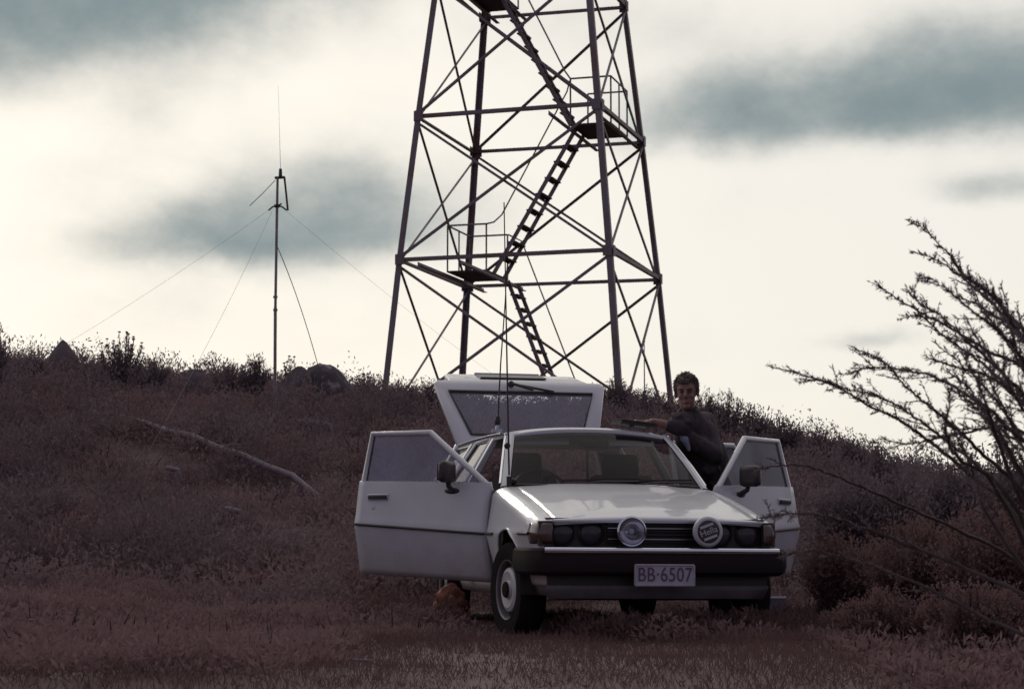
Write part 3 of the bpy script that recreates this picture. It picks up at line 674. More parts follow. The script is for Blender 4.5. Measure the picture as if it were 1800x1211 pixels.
# wheels
def wheel(x, y, steer):
    s = -1 if x < 0 else 1
    o = MB().lathe([(.185, -.075), (.25, -.09), (.28, -.085), (.295, -.06), (.297, 0), (.295, .06), (.28, .085), (.25, .09), (.185, .075)], (0, 0, 0), (s, 0, 0), 40, True).build('wheel', 'rubber', car)
    o.location = (x, y, WZ - .018); o.rotation_euler = (0, 0, R(steer))
    MB().lathe([(.184, -.07), (.180, .02), (.178, .075), (.187, .082), (.187, .070)], (0, 0, 0), (s, 0, 0), 40).build('rim', 'rim_paint', o)
    MB().lathe([(.178, .03), (.10, .045)], (0, 0, 0), (s, 0, 0), 40).build('rim_disc', 'black', o)
    MB().lathe([(.138, .050), (.135, .064), (.112, .074), (.085, .066), (.06, .063), (.05, .078), (.001, .082)], (0, 0, 0), (s, 0, 0), 40).build('hubcap', 'wheel_paint', o)
    MB().lathe([(.052, .081), (.045, .092), (.001, .094)], (0, 0, 0), (s, 0, 0), 20).build('hub_centre', 'rubber', o)
    for k in range(10):
        t = 2 * math.pi * k / 10
        MB().box((s * .036, .152 * math.cos(t), .152 * math.sin(t)), (.008, .016, .02)).build('vent_slot', 'black', o)
for s in (-1, 1): wheel(s * .72, WY, 9); wheel(s * .715, WY + 2.515, 0)
# aerials on the car
def carpt(px, py, y):     # point in car space on the plane y
    M = car.matrix_basis.inverted(); o = M @ Vector((0, 0, CAM_Z)); d = M.to_3x3() @ Vector(ray(px, py)); k = (y - o.y) / d.y; return np.array(o + d * k)
b0 = carpt(895, 845, 1.36); t0 = carpt(886, 356, 1.36)
ae = MB().tube([b0 + (t0 - b0) * f for f in np.linspace(.02, 1, 8)], [.0065, .0065, .006, .0055, .005, .0045, .004, .004], 6).build('whip_aerial', 'black', car)
mb = MB().tube([b0 + (0, 0, -.04), b0 + (0, 0, .03)], .018, 8); mb.ell(b0 + (.03, .02, 0), (.03, .025, .02)); mb.build('aerial_mount', 'black', ae)
MB().ell(b0 + (t0 - b0) * .125 + (-.005, .02, 0), (.022, .02, .022)).build('aerial_clip', 'black', ae)
b1 = carpt(873, 757, 2.1); m1 = carpt(875, 741, 2.1); t1 = carpt(891, 470, 2.1)
ae2 = MB().tube([m1, carpt(880, 640, 2.1), carpt(888, 530, 2.1), t1], [.006, .005, .004, .003], 6).build('whip_aerial', 'black', car)
MB().lathe([(.001, .045), (.014, .04), (.024, .0), (.02, -.02), (.012, -.03)], m1, (0, 0, 1), 12).build('aerial_coil', 'black', ae2)
mb = MB().box(b1, (.07, .05, .02)); mb.bar(b1, m1 - (0, 0, .02), .03, .02); mb.build('gutter_clamp', 'dull_chrome', ae2)
# ------------------------------------------------------------------ person beside the car
CM = car.matrix_basis.copy()
def cw(*p): return np.array(CM @ Vector(p))
feet = cw(1.12, 2.2, 0); feet[2] = float(ground(feet[0], feet[1]))
def remesh(mb, name, m, voxel, smooth_it, parent=None, loc=None):
    me = bpy.data.meshes.new(name); me.from_pydata([tuple(np.array(q) - feet) for q in mb.v], [], mb.f)
    o = bpy.data.objects.new(name, me); COL.objects.link(o)
    md = o.modifiers.new('r', 'REMESH'); md.mode = 'VOXEL'; md.voxel_size = voxel
    sm = o.modifiers.new('s', 'SMOOTH'); sm.factor = .5; sm.iterations = smooth_it
    bpy.context.view_layer.update()
    me2 = bpy.data.meshes.new_from_object(o.evaluated_get(bpy.context.evaluated_depsgraph_get()))
    o.modifiers.clear(); o.data = me2; me2.shade_smooth(); me2.materials.clear(); me2.materials.append(MATS[m])
    if parent is not None: o.parent = parent
    else: o.location = feet
    return o
def limb(mb, pts, rs, n=14):
    pts = [np.array(p, float) for p in pts]
    for i in range(len(pts) - 1):
        mb.tube([pts[i], pts[i + 1]], [rs[i], rs[i + 1]], n)
    for p, r in zip(pts, rs): mb.ell(p, (r, r, r), 14, 10)
hipL, hipR = cw(1.06, 2.27, .92), cw(.99, 2.10, .92); chest = cw(.845, 2.13, 1.33); neck0 = cw(.80, 2.10, 1.46); neck1 = cw(.765, 2.07, 1.56)
shR, shL = cw(.69, 1.99, 1.42), cw(.94, 2.20, 1.435)
elR, haR = cw(.645, 1.90, 1.375), cw(.47, 1.93, 1.415)
elL, haL = cw(.93, 1.96, 1.19), cw(.60, 1.94, 1.405)
knL, knR = cw(1.10, 2.28, .48), cw(1.02, 2.08, .48); anL, anR = cw(1.17, 2.33, .09), cw(1.08, 2.12, .09)
HC = cw(.755, 2.055, 1.640)
HM = Matrix.Rotation(R(-10), 3, 'Z') @ Matrix.Rotation(R(-3), 3, 'Y') @ Matrix.Rotation(R(6), 3, 'X')   # face towards -Y
def hp(x, y, z): return HC + np.array(HM @ Vector((x, y, z)))
bm_ = MB()
bm_.ell(HC + np.array((0, 0, .02)), (.074, .090, .095), 20, 16, HM)              # skull
bm_.ell(hp(0, -.022, -.045), (.060, .066, .075), 18, 14, HM)                    # face and jaw
bm_.ell(hp(0, -.070, -.098), (.026, .02, .02), 10, 8, HM)                       # chin
bm_.tube([hp(0, -.088, .018), hp(0, -.112, -.022), hp(0, -.094, -.034)], [.009, .014, .011], 8)
bm_.ell(hp(0, -.108, -.026), (.017, .013, .011), 10, 8, HM)                     # nose tip
for s in (-1, 1):
    bm_.ell(hp(s * .037, -.066, -.028), (.022, .020, .018), 10, 8, HM)          # cheek
    bm_.ell(hp(s * .032, -.082, .026), (.026, .010, .008), 10, 8, HM)           # brow
    bm_.ell(hp(s * .080, .008, -.012), (.010, .020, .032), 10, 8, HM)           # ear
bm_.ell(hp(0, -.086, -.066), (.028, .010, .010), 10, 8, HM)
limb(bm_, [neck0, neck1, hp(0, .01, -.05)], [.058, .054, .052])
limb(bm_, [cw(1.02, 2.18, .95), chest], [.12, .13]); limb(bm_, [shR, chest, shL], [.055, .10, .055])
for h, k, a in ((hipL, knL, anL), (hipR, knR, anR)):
    limb(bm_, [h, k, a], [.075, .05, .036])
    bm_.ell(a + np.array((-.01, -.06, -.05)), (.04, .11, .04))
limb(bm_, [shR, elR, haR], [.046, .042, .027]); limb(bm_, [shL, elL, haL], [.046, .042, .027])
def hand(wr, fdir, side, up):
    """palm, four bent fingers of different lengths, thumb from the side of the palm"""
    f = nrm(fdir); u = nrm(np.array(up) - f * np.dot(up, f)); sd_ = np.cross(f, u) * side
    for k, off_ in enumerate((-.027, -.009, .009, .027)):
        limb(bm_, [wr + f * .02 + sd_ * off_ * .6, wr + f * .085 + sd_ * off_], [.016, .012], 8)
        ln = (.062, .075, .078, .060)[k]; b0_ = wr + f * .085 + sd_ * off_
        j1 = b0_ + f * ln * .5 + u * .006 + sd_ * off_ * .15; j2 = j1 + f * ln * .32 - u * .018; j3 = j2 + f * ln * .18 - u * .022
        limb(bm_, [b0_, j1, j2, j3], [.0105, .010, .009, .0075], 8)
    t0_ = wr + f * .03 - sd_ * .026; t1_ = t0_ + f * .035 - sd_ * .03 - u * .008; t2_ = t1_ + f * .032 - sd_ * .004 - u * .016
    limb(bm_, [t0_, t1_, t2_], [.014, .0115, .009], 8)
cx_ = cw(1, 0, 0) - cw(0, 0, 0); cy_ = cw(0, 1, 0) - cw(0, 0, 0)
hand(haR, -cx_ + cy_ * .05, 1, (0, 0, 1)); hand(haL, -cx_ * .9 + cy_ * .15 + np.array((0, 0, .02)), -1, (0, 0, 1))
person = remesh(bm_, 'person', 'skin', .0055, 2)
tag(person, 'smiling dark haired person in dark jacket leaning on the wagon roof', 'person')
jk = MB(); limb(jk, [cw(1.02, 2.18, .88), cw(.95, 2.15, 1.12), chest], [.140, .145, .155], 18)
jk.ell((cw(.94, 2.14, 1.12)), (.155, .14, .24), 18, 12); limb(jk, [shR, cw(.80, 2.10, 1.40), shL], [.075, .125, .078], 16)
limb(jk, [shR + (.0, 0, .0), elR * .75 + shR * .25], [.078, .060]); limb(jk, [shL, elL, haL * .6 + elL * .4], [.080, .068, .050])
limb(jk, [elR, haR * .28 + elR * .72], [.056, .048])
limb(jk, [cw(.81, 2.11, 1.455), cw(.79, 2.09, 1.495)], [.085, .072], 16)
for k in range(26):                                                        # folds
    a, b = random.choice(((shL, elL), (shR, elR), (cw(.95, 2.08, .95), chest), (cw(.98, 2.02, 1.0), cw(.85, 2.0, 1.3))))
    f = random.random(); p = a + (b - a) * f; q = p + np.array([random.uniform(-.08, .08) for _ in range(3)]) + np.array((0, -.05, 0))
    jk.tube([p, q], [.05, .045], 8)
remesh(jk, 'jacket', 'jacket', .009, 4, person)
sh = MB(); limb(sh, [at(1199, 732, 13.72), at(1201, 752, 13.67), at(1204, 772, 13.64), at(1211, 790, 13.65)], [.034, .034, .032, .014], 12); remesh(sh, 'shirt', 'shirt', .006, 2, person)
co = MB()
for s in (-1, 1):
    co.tube([hp(s * .055, .03, -.13), hp(s * .062, -.03, -.145), hp(s * .048, -.068, -.185), hp(s * .035, -.075, -.235)], [.022, .022, .02, .01], 10)
remesh(co, 'collar', 'jacket', .006, 2, person)
tr = MB()
for h, k, a in ((hipL, knL, anL), (hipR, knR, anR)): limb(tr, [h, k, a], [.098, .072, .062])
limb(tr, [hipL, cw(1.02, 2.18, .93), hipR], [.11, .14, .11]); remesh(tr, 'trousers', 'trousers', .011, 3, person)
for a in (anL, anR):
    bo = MB(); bo.ell(a + np.array((-.01, -.065, -.045)), (.047, .135, .044)); bo.ell(a + np.array((0, .0, .0)), (.05, .055, .06)); remesh(bo, 'shoe', 'rubber', .008, 2, person)
ha = MB(); ha.ell(hp(0, .016, .044), (.080, .093, .082), 18, 14, HM)
for s in (-1, 1): ha.ell(hp(s * .062, .030, .022), (.016, .045, .042), 12, 10, HM)
for k in range(150):
    t = random.uniform(0, 2 * math.pi); ph = math.acos(random.uniform(-.35, 1)); d = np.array((math.sin(ph) * math.cos(t), math.sin(ph) * math.sin(t), math.cos(ph)))
    if d[1] < -.25 and d[2] < .52: continue
    p = np.array((d[0] * .072, d[1] * .086 + .012, d[2] * .082 + .040 + .006 * math.sin(5 * t)))
    ha.ell(hp(*p), (random.uniform(.014, .022), random.uniform(.014, .022), random.uniform(.016, .030)), 8, 6, HM @ Matrix.Rotation(random.uniform(-.6, .6), 3, 'Y'))
for k in range(12):                                                         # fringe
    x = random.uniform(-.055, .055); ha.tube([hp(x, -.070, .092), hp(x * 1.1 + .012, -.086, .066 + .25 * abs(x + .02) * -.3 + random.uniform(-.006, .014))], [.015, .007], 6)
for s in (-1, 1): ha.tube([hp(s * .076, -.02, .04), hp(s * .079, -.018, -.005)], [.018, .009], 6)
hair = remesh(ha, 'hair', 'hair', .005, 6, person)
_n = 1100; _t = RNG.uniform(0, 2 * np.pi, _n); _c = RNG.uniform(-.35, 1, _n); _s = np.sqrt(1 - _c ** 2)
_d = np.stack([_s * np.cos(_t), _s * np.sin(_t), _c], 1); _d = _d[~((_d[:, 1] < -.25) & (_d[:, 2] < .55))]
_p = _d * np.array((.083, .097, .094)) + np.array((0, .012, .039)); _g = np.stack([_d[:, 0] * .8 + .25, _d[:, 1] * .5 - .35, -.75 * np.ones(len(_d))], 1) + RNG.normal(size=_d.shape) * .30
_g = _g - _d * ((_g * _d).sum(1, keepdims=True) - .12)
_hm = np.array(HM); V, F = leaves(HC - feet + _p @ _hm.T, _g @ _hm.T, RNG.uniform(.025, .05, len(_d)), RNG.uniform(.004, .008, len(_d)))
raw('hair_strands', V, F, 'hair', person)['kind'] = 'stuff'
def face_bit(name, m, mb): 
    mb.v = [tuple(np.array(q) - feet) for q in mb.v]; return mb.build(name, m, person)
for s in (-1, 1):
    face_bit('eye', 'eye', MB().ell(hp(s * .030, -.0845, .006), (.013, .007, .0055), 12, 8, HM))
    face_bit('eyebrow', 'hair', MB().tube([hp(s * .014, -.0945, .022), hp(s * .032, -.0935, .029), hp(s * .050, -.083, .022)], [.004, .005, .003], 6))
face_bit('mouth', 'lip', MB().tube([hp(-.027, -.084, -.060), hp(-.012, -.0965, -.067), hp(.012, -.0965, -.067), hp(.027, -.084, -.060)], [.003, .006, .006, .003], 8))
# the dark book they hold on the roof
bk = empty('book', cw(.335, 1.945, 1.388), R(11 + 8)); tag(bk, 'dark flat book with a pale sheet on top, held over the wagon roof', 'book')
bk.rotation_euler = (R(2), R(6), R(19))
MB().box((0, 0, .026), (.27, .20, .006)).build('cover', 'book', bk, 0); MB().box((0, 0, .003), (.27, .20, .006)).build('cover', 'book', bk, 0)
MB().box((0, 0, .0145), (.255, .188, .017)).build('pages', 'book', bk, 0); MB().prism([(-.12, -.09, .0295), (.10, -.09, .0295), (.09, .08, .0295), (-.11, .08, .0295)], (0, 0, .0015)).build('loose_sheet', 'paper', bk, 0)

# ------------------------------------------------------------------ small things on the ground
g = gpt(792, 1092, 8, 14)
bg_ = MB(); c = g + np.array((0, 0, .11))
bm = bmesh.new(); bmesh.ops.create_icosphere(bm, subdivisions=4, radius=1)
def crumple(bm, sx_, sy_, sz_, f, amp, seed):
    r = np.random.default_rng(seed); K = r.normal(size=(7, 3)) * f; PH = r.uniform(0, 6.28, 7)
    for v in bm.verts:
        p = np.array(v.co); d = sum(abs(math.sin(float(K[i] @ p) + PH[i])) for i in range(7)) / 7
        q = p * (1 + amp * (d - .6)); v.co = Vector((q[0] * sx_, q[1] * sy_, q[2] * sz_))
crumple(bm, .125, .10, .14, 3.2, .75, 4)
me = bpy.data.meshes.new('rust_bag'); bm.to_mesh(me); bm.free(); me.materials.append(MATS['rust_cloth'])
me.shade_smooth(); me.set_sharp_from_angle(angle=R(30))
o = bpy.data.objects.new('cloth_bag', me); COL.objects.link(o); o.location = c; tag(o, 'crumpled rust orange cloth bag on the ground below the open driver door', 'bag')
for (pts, nm, lab, r_, m_) in (
    ([(685, 1082), (695, 1076), (703, 1071), (706, 1073)], 'metal_strip', 'thin shiny metal strip in the grass, farther from the orange bag', .005, 'tin'),
    ([(728, 1068), (736, 1064), (741, 1066)], 'metal_strip', 'short shiny metal scrap in the grass just left of the orange bag', .007, 'tin'),
    ([(608, 1172), (630, 1174), (655, 1175)], 'stick', 'short pale stick lying alone in the near grass', .007, 'dead_wood')):
    P = [gpt(*q) + np.array((0, 0, .035)) for q in pts]; tag(MB().tube(P, r_, 6).build(nm, m_), lab, 'stick' if nm == 'stick' else 'scrap')
g = gpt(1357, 1098, 8, 14); bx = empty('open_box', g, R(-8)); tag(bx, 'small open grey box on the ground right of the bumper', 'box')
for c_, s_ in (((-.09, 0, .09), (.008, .22, .18)), ((.09, 0, .09), (.008, .22, .18)), ((0, -.106, .09), (.172, .008, .18)), ((0, .106, .09), (.172, .008, .18))):
    MB().box(c_, s_).build('side_panel', 'box_grey', bx, 0)
MB().box((0, 0, .008), (.17, .2, .01)).build('base_panel', 'box_grey', bx, 0)
MB().tube([(-.094, -.11, .184), (.094, -.11, .184), (.094, .11, .184), (-.094, .11, .184), (-.094, -.11, .184)], .006, 6).build('rim', 'plate', bx)
# fallen timber on the slope
def fallen(pts, rs, lab, nm='fallen_branch', cat='branch', twigs=()):
    P = [gpt(*q) for q in pts]
    Q = []
    for i in range(len(P) - 1):
        for f in np.linspace(0, 1, 5)[:-1]:
            q = P[0] + (P[-1] - P[0]) * ((i + f) / (len(P) - 1)) * .6 + (P[i] + (P[i + 1] - P[i]) * f - P[0]) * .4; q = P[0] + (q - P[0]); q[2] = max(q[2], float(ground(q[0], q[1]))) + .26; Q.append(q)
    Q.append(P[-1] + np.array((0, 0, .12)))
    e = empty(nm, Q[0]); tag(e, lab, cat); rr = np.interp(np.linspace(0, 1, len(Q)), np.linspace(0, 1, len(rs)), rs) * RNG.uniform(.95, 1.05, len(Q))
    MB().tube([q - Q[0] for q in Q], list(rr), 8).build('stem', 'dead_wood', e)
    for (i, d, l) in twigs:
        q = Q[i] - Q[0]; d = np.array(d, float); MB().tube([q, q + d * l * .5 + np.array((0, 0, .02)), q + d * l], [.022, .016, .008], 6).build('twig', 'dead_wood', e)
fallen([(214, 766), (390, 828), (562, 893)], [.03, .045, .03], 'long grey fallen pole slanting down the scrubby slope', 'fallen_pole', 'pole', ((4, (.9, .3, .1), .4),))
fallen([(520, 776), (552, 777), (586, 781)], [.05, .06, .03], 'pale fallen branch lying high on the slope left of the open driver door')
fallen([(292, 862), (318, 867)], [.03, .03], 'short pale fallen branch below the long fallen pole')
fallen([(395, 938), (432, 946)], [.03, .025], 'small pale fallen branch nearest the driver door side of the clearing')

# ------------------------------------------------------------------ aerial mast on the hill
MBASE = gpt(483, 748, 20, 40); MY = MBASE[1]
am = empty('aerial_mast', MBASE); tag(am, 'thin guyed metal mast with a whip aerial on the left hillside', 'mast')
def mp(px, py, dy=0): return at(px, py, MY + dy) - MBASE
MB().tube([(0, 0, -.1), mp(484, 540)], .024, 8).build('lower_tube', 'mast', am)
MB().tube([mp(484, 546), mp(487, 365), mp(488, 312)], [.021, .021, .018], 8).build('upper_tube', 'mast', am)
for y in (522, 545): MB().lathe([(.02, -.02), (.033, -.015), (.033, .015), (.02, .02)], mp(484, y), (0, 0, 1), 10).build('tube_clamp', 'mast', am)
MB().tube([mp(493, 312), mp(493, 297)], [.03, .022], 8).build('aerial_base', 'black', am)
MB().tube([mp(493, 297), mp(491, 220), mp(489, 150)], [.004, .002, .0012], 5).build('whip', 'wire', am)
MB().bar(mp(483, 313), mp(501, 312), .03, .035).build('top_bracket', 'black_trim', am)
MB().tube([mp(500, 312), mp(503, 340), mp(506, 370)], .016, 6).build('drooping_radial', 'black_trim', am)
MB().tube([mp(484, 317), mp(462, 340), mp(439, 362)], .006, 5).build('drooping_radial', 'wire', am)
for dx, dy_ in ((-15, 8), (17, 8), (8, -4)):
    MB().tube([mp(487, 362), mp(487 + dx * .5, 362 + dy_ * .2), mp(487 + dx, 362 + dy_)], .012, 6).build('guy_bracket', 'black_trim', am)
MB().lathe([(.02, -.03), (.045, -.02), (.045, .02), (.02, .03)], mp(487, 362), (0, 0, 1), 10).build('guy_ring', 'black_trim', am)
def guy(a, b, r_, m_='wire', sag=.1):
    b = np.array(b) - MBASE; P = [a + (b - a) * f - np.array((0, 0, sag * 4 * f * (1 - f))) for f in np.linspace(0, 1, 10)]; MB().tube(P, r_, 5).build('guy_wire', m_, am)
gl = gpt(-60, 705, 15, 45); guy(mp(472, 370), gl, .0017)
guy(mp(478, 372), gpt(262, 806, 8, 45) + np.array((0, 0, .1)), .002)
q = at(960, 690, 38); q[2] = ground(q[0], 38) + .3; guy(mp(504, 372), q, .0017)
guy(mp(488, 435), at(559, 642, MY + 2.2), .0065, 'coax', -.10)
p = at(1133, 700, 37); zt_ = at(1133, 600, 37)[2]; p[2] = ground(p[0], 37)
th = empty('thin_pole', p); tag(th, 'very thin upright rod among bushes at the tower foot', 'pole'); MB().tube([(0, 0, 0), (0, 0, zt_ - p[2])], [.016, .010], 6).build('rod', 'mast', th); MB().ell((0, 0, zt_ - p[2]), (.02, .02, .03), 8, 6).build('cap', 'mast', th)

# ------------------------------------------------------------------ rocks along the skyline
def rock(x0, x1, ytop, ybot, Y, lab, seed, m_='rock', peak=0):
    a, b = at(x0, ybot, Y), at(x1, ybot, Y); t = at((x0 + x1) / 2, ytop, Y); r = np.random.default_rng(seed)
    bm = bmesh.new(); bmesh.ops.create_icosphere(bm, subdivisions=4, radius=1); K = r.normal(size=(9, 3)) * 2.5; PH = r.uniform(0, 6.28, 9)
    wx = (b[0] - a[0]) / 2; c = (a + b) / 2; gz = float(ground(c[0], Y)) - .25; hz = t[2] - gz
    NP = r.normal(size=(17, 3)); NP /= np.linalg.norm(NP, axis=1, keepdims=True); DP = r.uniform(.62, .9, 17)
    for v in bm.verts:
        p = np.array(v.co); q = NP @ p; rad = min([1.0] + [float(DP[k] / q[k]) for k in range(17) if q[k] > .3])
        p = p * (rad + .05 * sum(math.sin(float(K[i] @ p) * (1 + i * .5) + PH[i]) / (1 + i * .6) for i in range(9)) / 2)
        h = min(max((p[2] + .9) / 1.75, 0), 1.05); k = 1 - peak * max(h - .12, 0) ** .9
        if peak:
            e = p[:2] / (np.linalg.norm(p[:2]) + 1e-6); hh_ = (float(v.co.z) + 1) / 2; rr_ = (1 - hh_) ** .85 * (1 + .22 * (rad - .85)) + .10 * math.sqrt(max(1 - hh_, 0)) + .015 * math.sin(float(K[0] @ p) * 3)
            v.co = Vector((e[0] * rr_ * wx * 1.5 - .10 * wx * hh_, e[1] * rr_ * wx * 1.2, hz * hh_))
        else: v.co = Vector((p[0] * wx * 1.25, p[1] * wx * .9, hz * h ** .8))
    me = bpy.data.meshes.new('rock'); bm.to_mesh(me); bm.free(); me.materials.append(MATS[m_]); me.shade_smooth(); me.set_sharp_from_angle(angle=R(20))
    o = bpy.data.objects.new('boulder', me); COL.objects.link(o); o.location = (c[0], Y, gz); tag(o, lab, 'rock', 'boulders along the skyline')
rock(72, 155, 597, 650, 31, 'pointed boulder standing up highest on the left skyline', 3, peak=.72)
rock(125, 205, 634, 670, 31.5, 'low flat boulder directly right of the pointed boulder', 5)
rock(326, 364, 652, 680, 30.5, 'small squat boulder on the skyline between the daisy bush and the mast', 8)
rock(536, 618, 641, 690, 30.5, 'large rounded boulder right of the mast where its cable ends', 11, 'lichen_rock')
rock(498, 545, 648, 690, 30.2, 'middling boulder between the mast and the large rounded boulder', 13)

# ------------------------------------------------------------------ plants
def plant(name, lab, cat, base, h, wd, kind, seed, group=None, m_='shrub', dens=1.0, lean=0.0, fine=False):
    """stems fan from the base; leaves sit along every stem, thicker to the outside"""
    r = np.random.default_rng(seed); e = empty(name, base); tag(e, lab, cat, group)
    ns = int((26 if kind != 'round' else 34) * dens); mb = MB(); LC = []; LD = []; tips = []
    for k in range(ns):
        a = r.uniform(0, 2 * math.pi); rad = wd / 2 * math.sqrt(r.uniform(.0, 1)); hh = h * (1 - .35 * (rad / (wd / 2)) ** 2) * r.uniform(.62, 1.0)
        top = np.array((rad * math.cos(a) + lean * hh, rad * math.sin(a), hh)); b0 = np.array((.18 * top[0], .18 * top[1], -.05))
        mid = b0 * .45 + top * .55 + np.array((r.normal() * .04 * wd, r.normal() * .04 * wd, .08 * h)); P = [b0, mid, top]
        mb.tube(P, [.012, .008, .003], 4, False)
        nl = int((46 if kind == 'daisy' else 70) * dens * (2.6 if fine else 1))
        f = r.uniform(.12 if kind == 'round' else .3, 1.0, nl)[:, None]; C = (1 - f) ** 2 * b0 + 2 * f * (1 - f) * mid + f ** 2 * top
        sp = .022 if kind == 'daisy' else .11 if kind == 'round' else .06
        C = C + r.normal(size=(nl, 3)) * sp * h * .55; D = r.normal(size=(nl, 3)) * .8 + np.array((0, 0, 1.1 if kind != 'round' else .4)) + (top - b0) / h * .6
        LC.append(C); LD.append(D); tips.append(top)
    C = np.concatenate(LC); D = np.concatenate(LD); n = len(C); sc = (.12 if kind != 'round' else .10) * (h ** .5) * (.5 if fine else .8)
    C[:, 2] = np.maximum(C[:, 2], .0)
    V, F = leaves(C, D, r.uniform(.5, 1.1, n) * sc, r.uniform(.12, .22, n) * sc * (1.7 if kind == 'round' else .9)); raw('foliage', V, F, m_, e)['kind'] = 'stuff'
    mb.build('stem', m_ if fine else 'bark', e, 0, merge=False)['kind'] = 'stuff'
    if kind == 'daisy':
        for t in tips:
            if t[2] < .55 * h: continue
            fm = MB(); q = t + np.array((0, 0, .05 * h + r.uniform(0, .06))); fm.tube([t, q], .004, 4); fm.lathe([(.002, -.008), (.026, .0), (.024, .012), (.002, .02)], q, (r.normal() * .3, r.normal() * .3, 1), 8); fm.build('flower_head', 'flower', e, 0)
    return e
def sky_plant(px, ytop, wpx, Y, kind, lab, seed, **k):
    t = at(px, ytop, Y); gz = float(ground(t[0], Y)); h = max(t[2] - gz, .25)
    plant(k.pop('name', 'heath_bush'), lab, 'bush', (t[0], Y, gz), h, wpx / FPX * Y, kind, seed, 'bushes along the skyline', **k)
for a in [
    (216, 590, 95, 30.5, 'daisy', 'tall daisy bush with flower heads fanned on the left skyline', 1, dict(name='daisy_bush', dens=1.4)),
    (268, 625, 70, 30.3, 'spike', 'spiky bush just right of the tall daisy bush', 2, {}),
    (28, 618, 90, 30.5, 'spike', 'dark bush at the far left end of the skyline', 3, {}),
    (66, 620, 34, 30, 'daisy', 'small flowering plant left of the pointed boulder', 4, dict(name='daisy_bush', dens=.7)),
    (405, 632, 62, 30.2, 'spike', 'spiky bush left of the mast, next to the squat boulder', 5, {}),
    (448, 617, 66, 30.4, 'spike', 'taller spiky bush touching the left of the mast', 6, {}),
    (512, 628, 44, 30.6, 'daisy', 'flowering plant on the skyline directly right of the mast', 7, dict(name='daisy_bush', dens=.8)),
    (650, 655, 66, 31, 'daisy', 'flowering plant in front of the left tower leg', 8, dict(name='daisy_bush', dens=.8)),
    (710, 668, 90, 31, 'spike', 'low bush between the left tower leg and the tailgate', 9, {}),
    (756, 672, 60, 31.5, 'spike', 'low bush on the skyline touching the tailgate corner', 10, {}),
    (1083, 664, 62, 32, 'round', 'dense dark conical bush right of the tailgate at a tower foot', 11, dict(dens=1.5)),
    (1136, 672, 52, 31, 'spike', 'feathery bush behind the thin upright rod', 12, dict(dens=.8)),
    (1175, 690, 60, 31, 'spike', "bush on the skyline left of the person's head", 13, {}),
    (1242, 672, 58, 30, 'spike', "feathery tall bush right of the person's head", 14, dict(dens=.8)),
    (1278, 678, 60, 30, 'spike', 'second feathery bush from the person on the right skyline', 15, dict(dens=.9)),
    (1326, 712, 66, 29.5, 'round', 'rounded bush above the rear passenger door', 16, {}),
    (1380, 730, 70, 29, 'round', 'rounded bush above the open front passenger door', 17, {}),
    (1440, 744, 76, 28, 'round', 'bush on the falling right skyline above and past the passenger door', 18, {}),
    (1497, 760, 60, 26, 'round', 'bush where the right skyline drops toward the bare branches', 19, dict(dens=1.2)),
    (1548, 776, 70, 24, 'round', 'lowest bush of the right skyline behind the bare branches', 20, {})]:
    sky_plant(*a[:7], **a[7])
sky_plant(1366, 706, 26, 29, 'spike', 'single bare twiggy sprig poking above the right skyline', 41, name='twiggy_sprig', dens=.25)
# a taller bush just entering the frame at the far left
plant('heath_bush', 'taller bush cut by the left frame edge', 'bush', (at(-12, 540, 27)[0], 27, float(ground(at(-12, 540, 27)[0], 27))), at(0, 545, 27)[2] - float(ground(-7, 27)), .55, 'spike', 44, 'bushes along the skyline', dens=1.0)
# bushes to the right of the car
for (px, ytop, wpx, Y, kind, lab, seed) in [
    (1500, 815, 150, 17.5, 'round', 'dark round bush right behind the open front passenger door', 21),
    (1590, 795, 160, 17, 'round', 'broad dark bush beneath the bare branch tips', 22),
    (1690, 770, 150, 16, 'round', 'tall dark bush second from the right frame edge', 23),
    (1790, 760, 190, 15, 'round', 'tall dark bush at the right frame edge behind the bare branches', 24),
    (1480, 930, 150, 13.2, 'round', 'low brown bush beside the open front passenger door', 25),
    (1610, 900, 190, 12.5, 'round', 'low brown bush midway between the car and the right frame edge', 26),
    (1750, 880, 220, 11.8, 'round', 'low brown bush at the right frame edge', 27),
    (1560, 1035, 190, 10.4, 'round', 'nearest low scrubby bush right of the bumper', 28),
    (1720, 1010, 230, 9.8, 'round', 'nearest low scrubby bush in the lower right corner', 29)]:
    t = at(px, ytop, Y); gz = float(ground(t[0], Y)); plant('scrub_bush', lab, 'bush', (t[0], Y, gz), max(t[2] - gz, .2), wpx / FPX * Y, kind, seed, 'bushes right of the car', 'shrub_red' if seed > 24 else 'shrub', 1.7, fine=True)
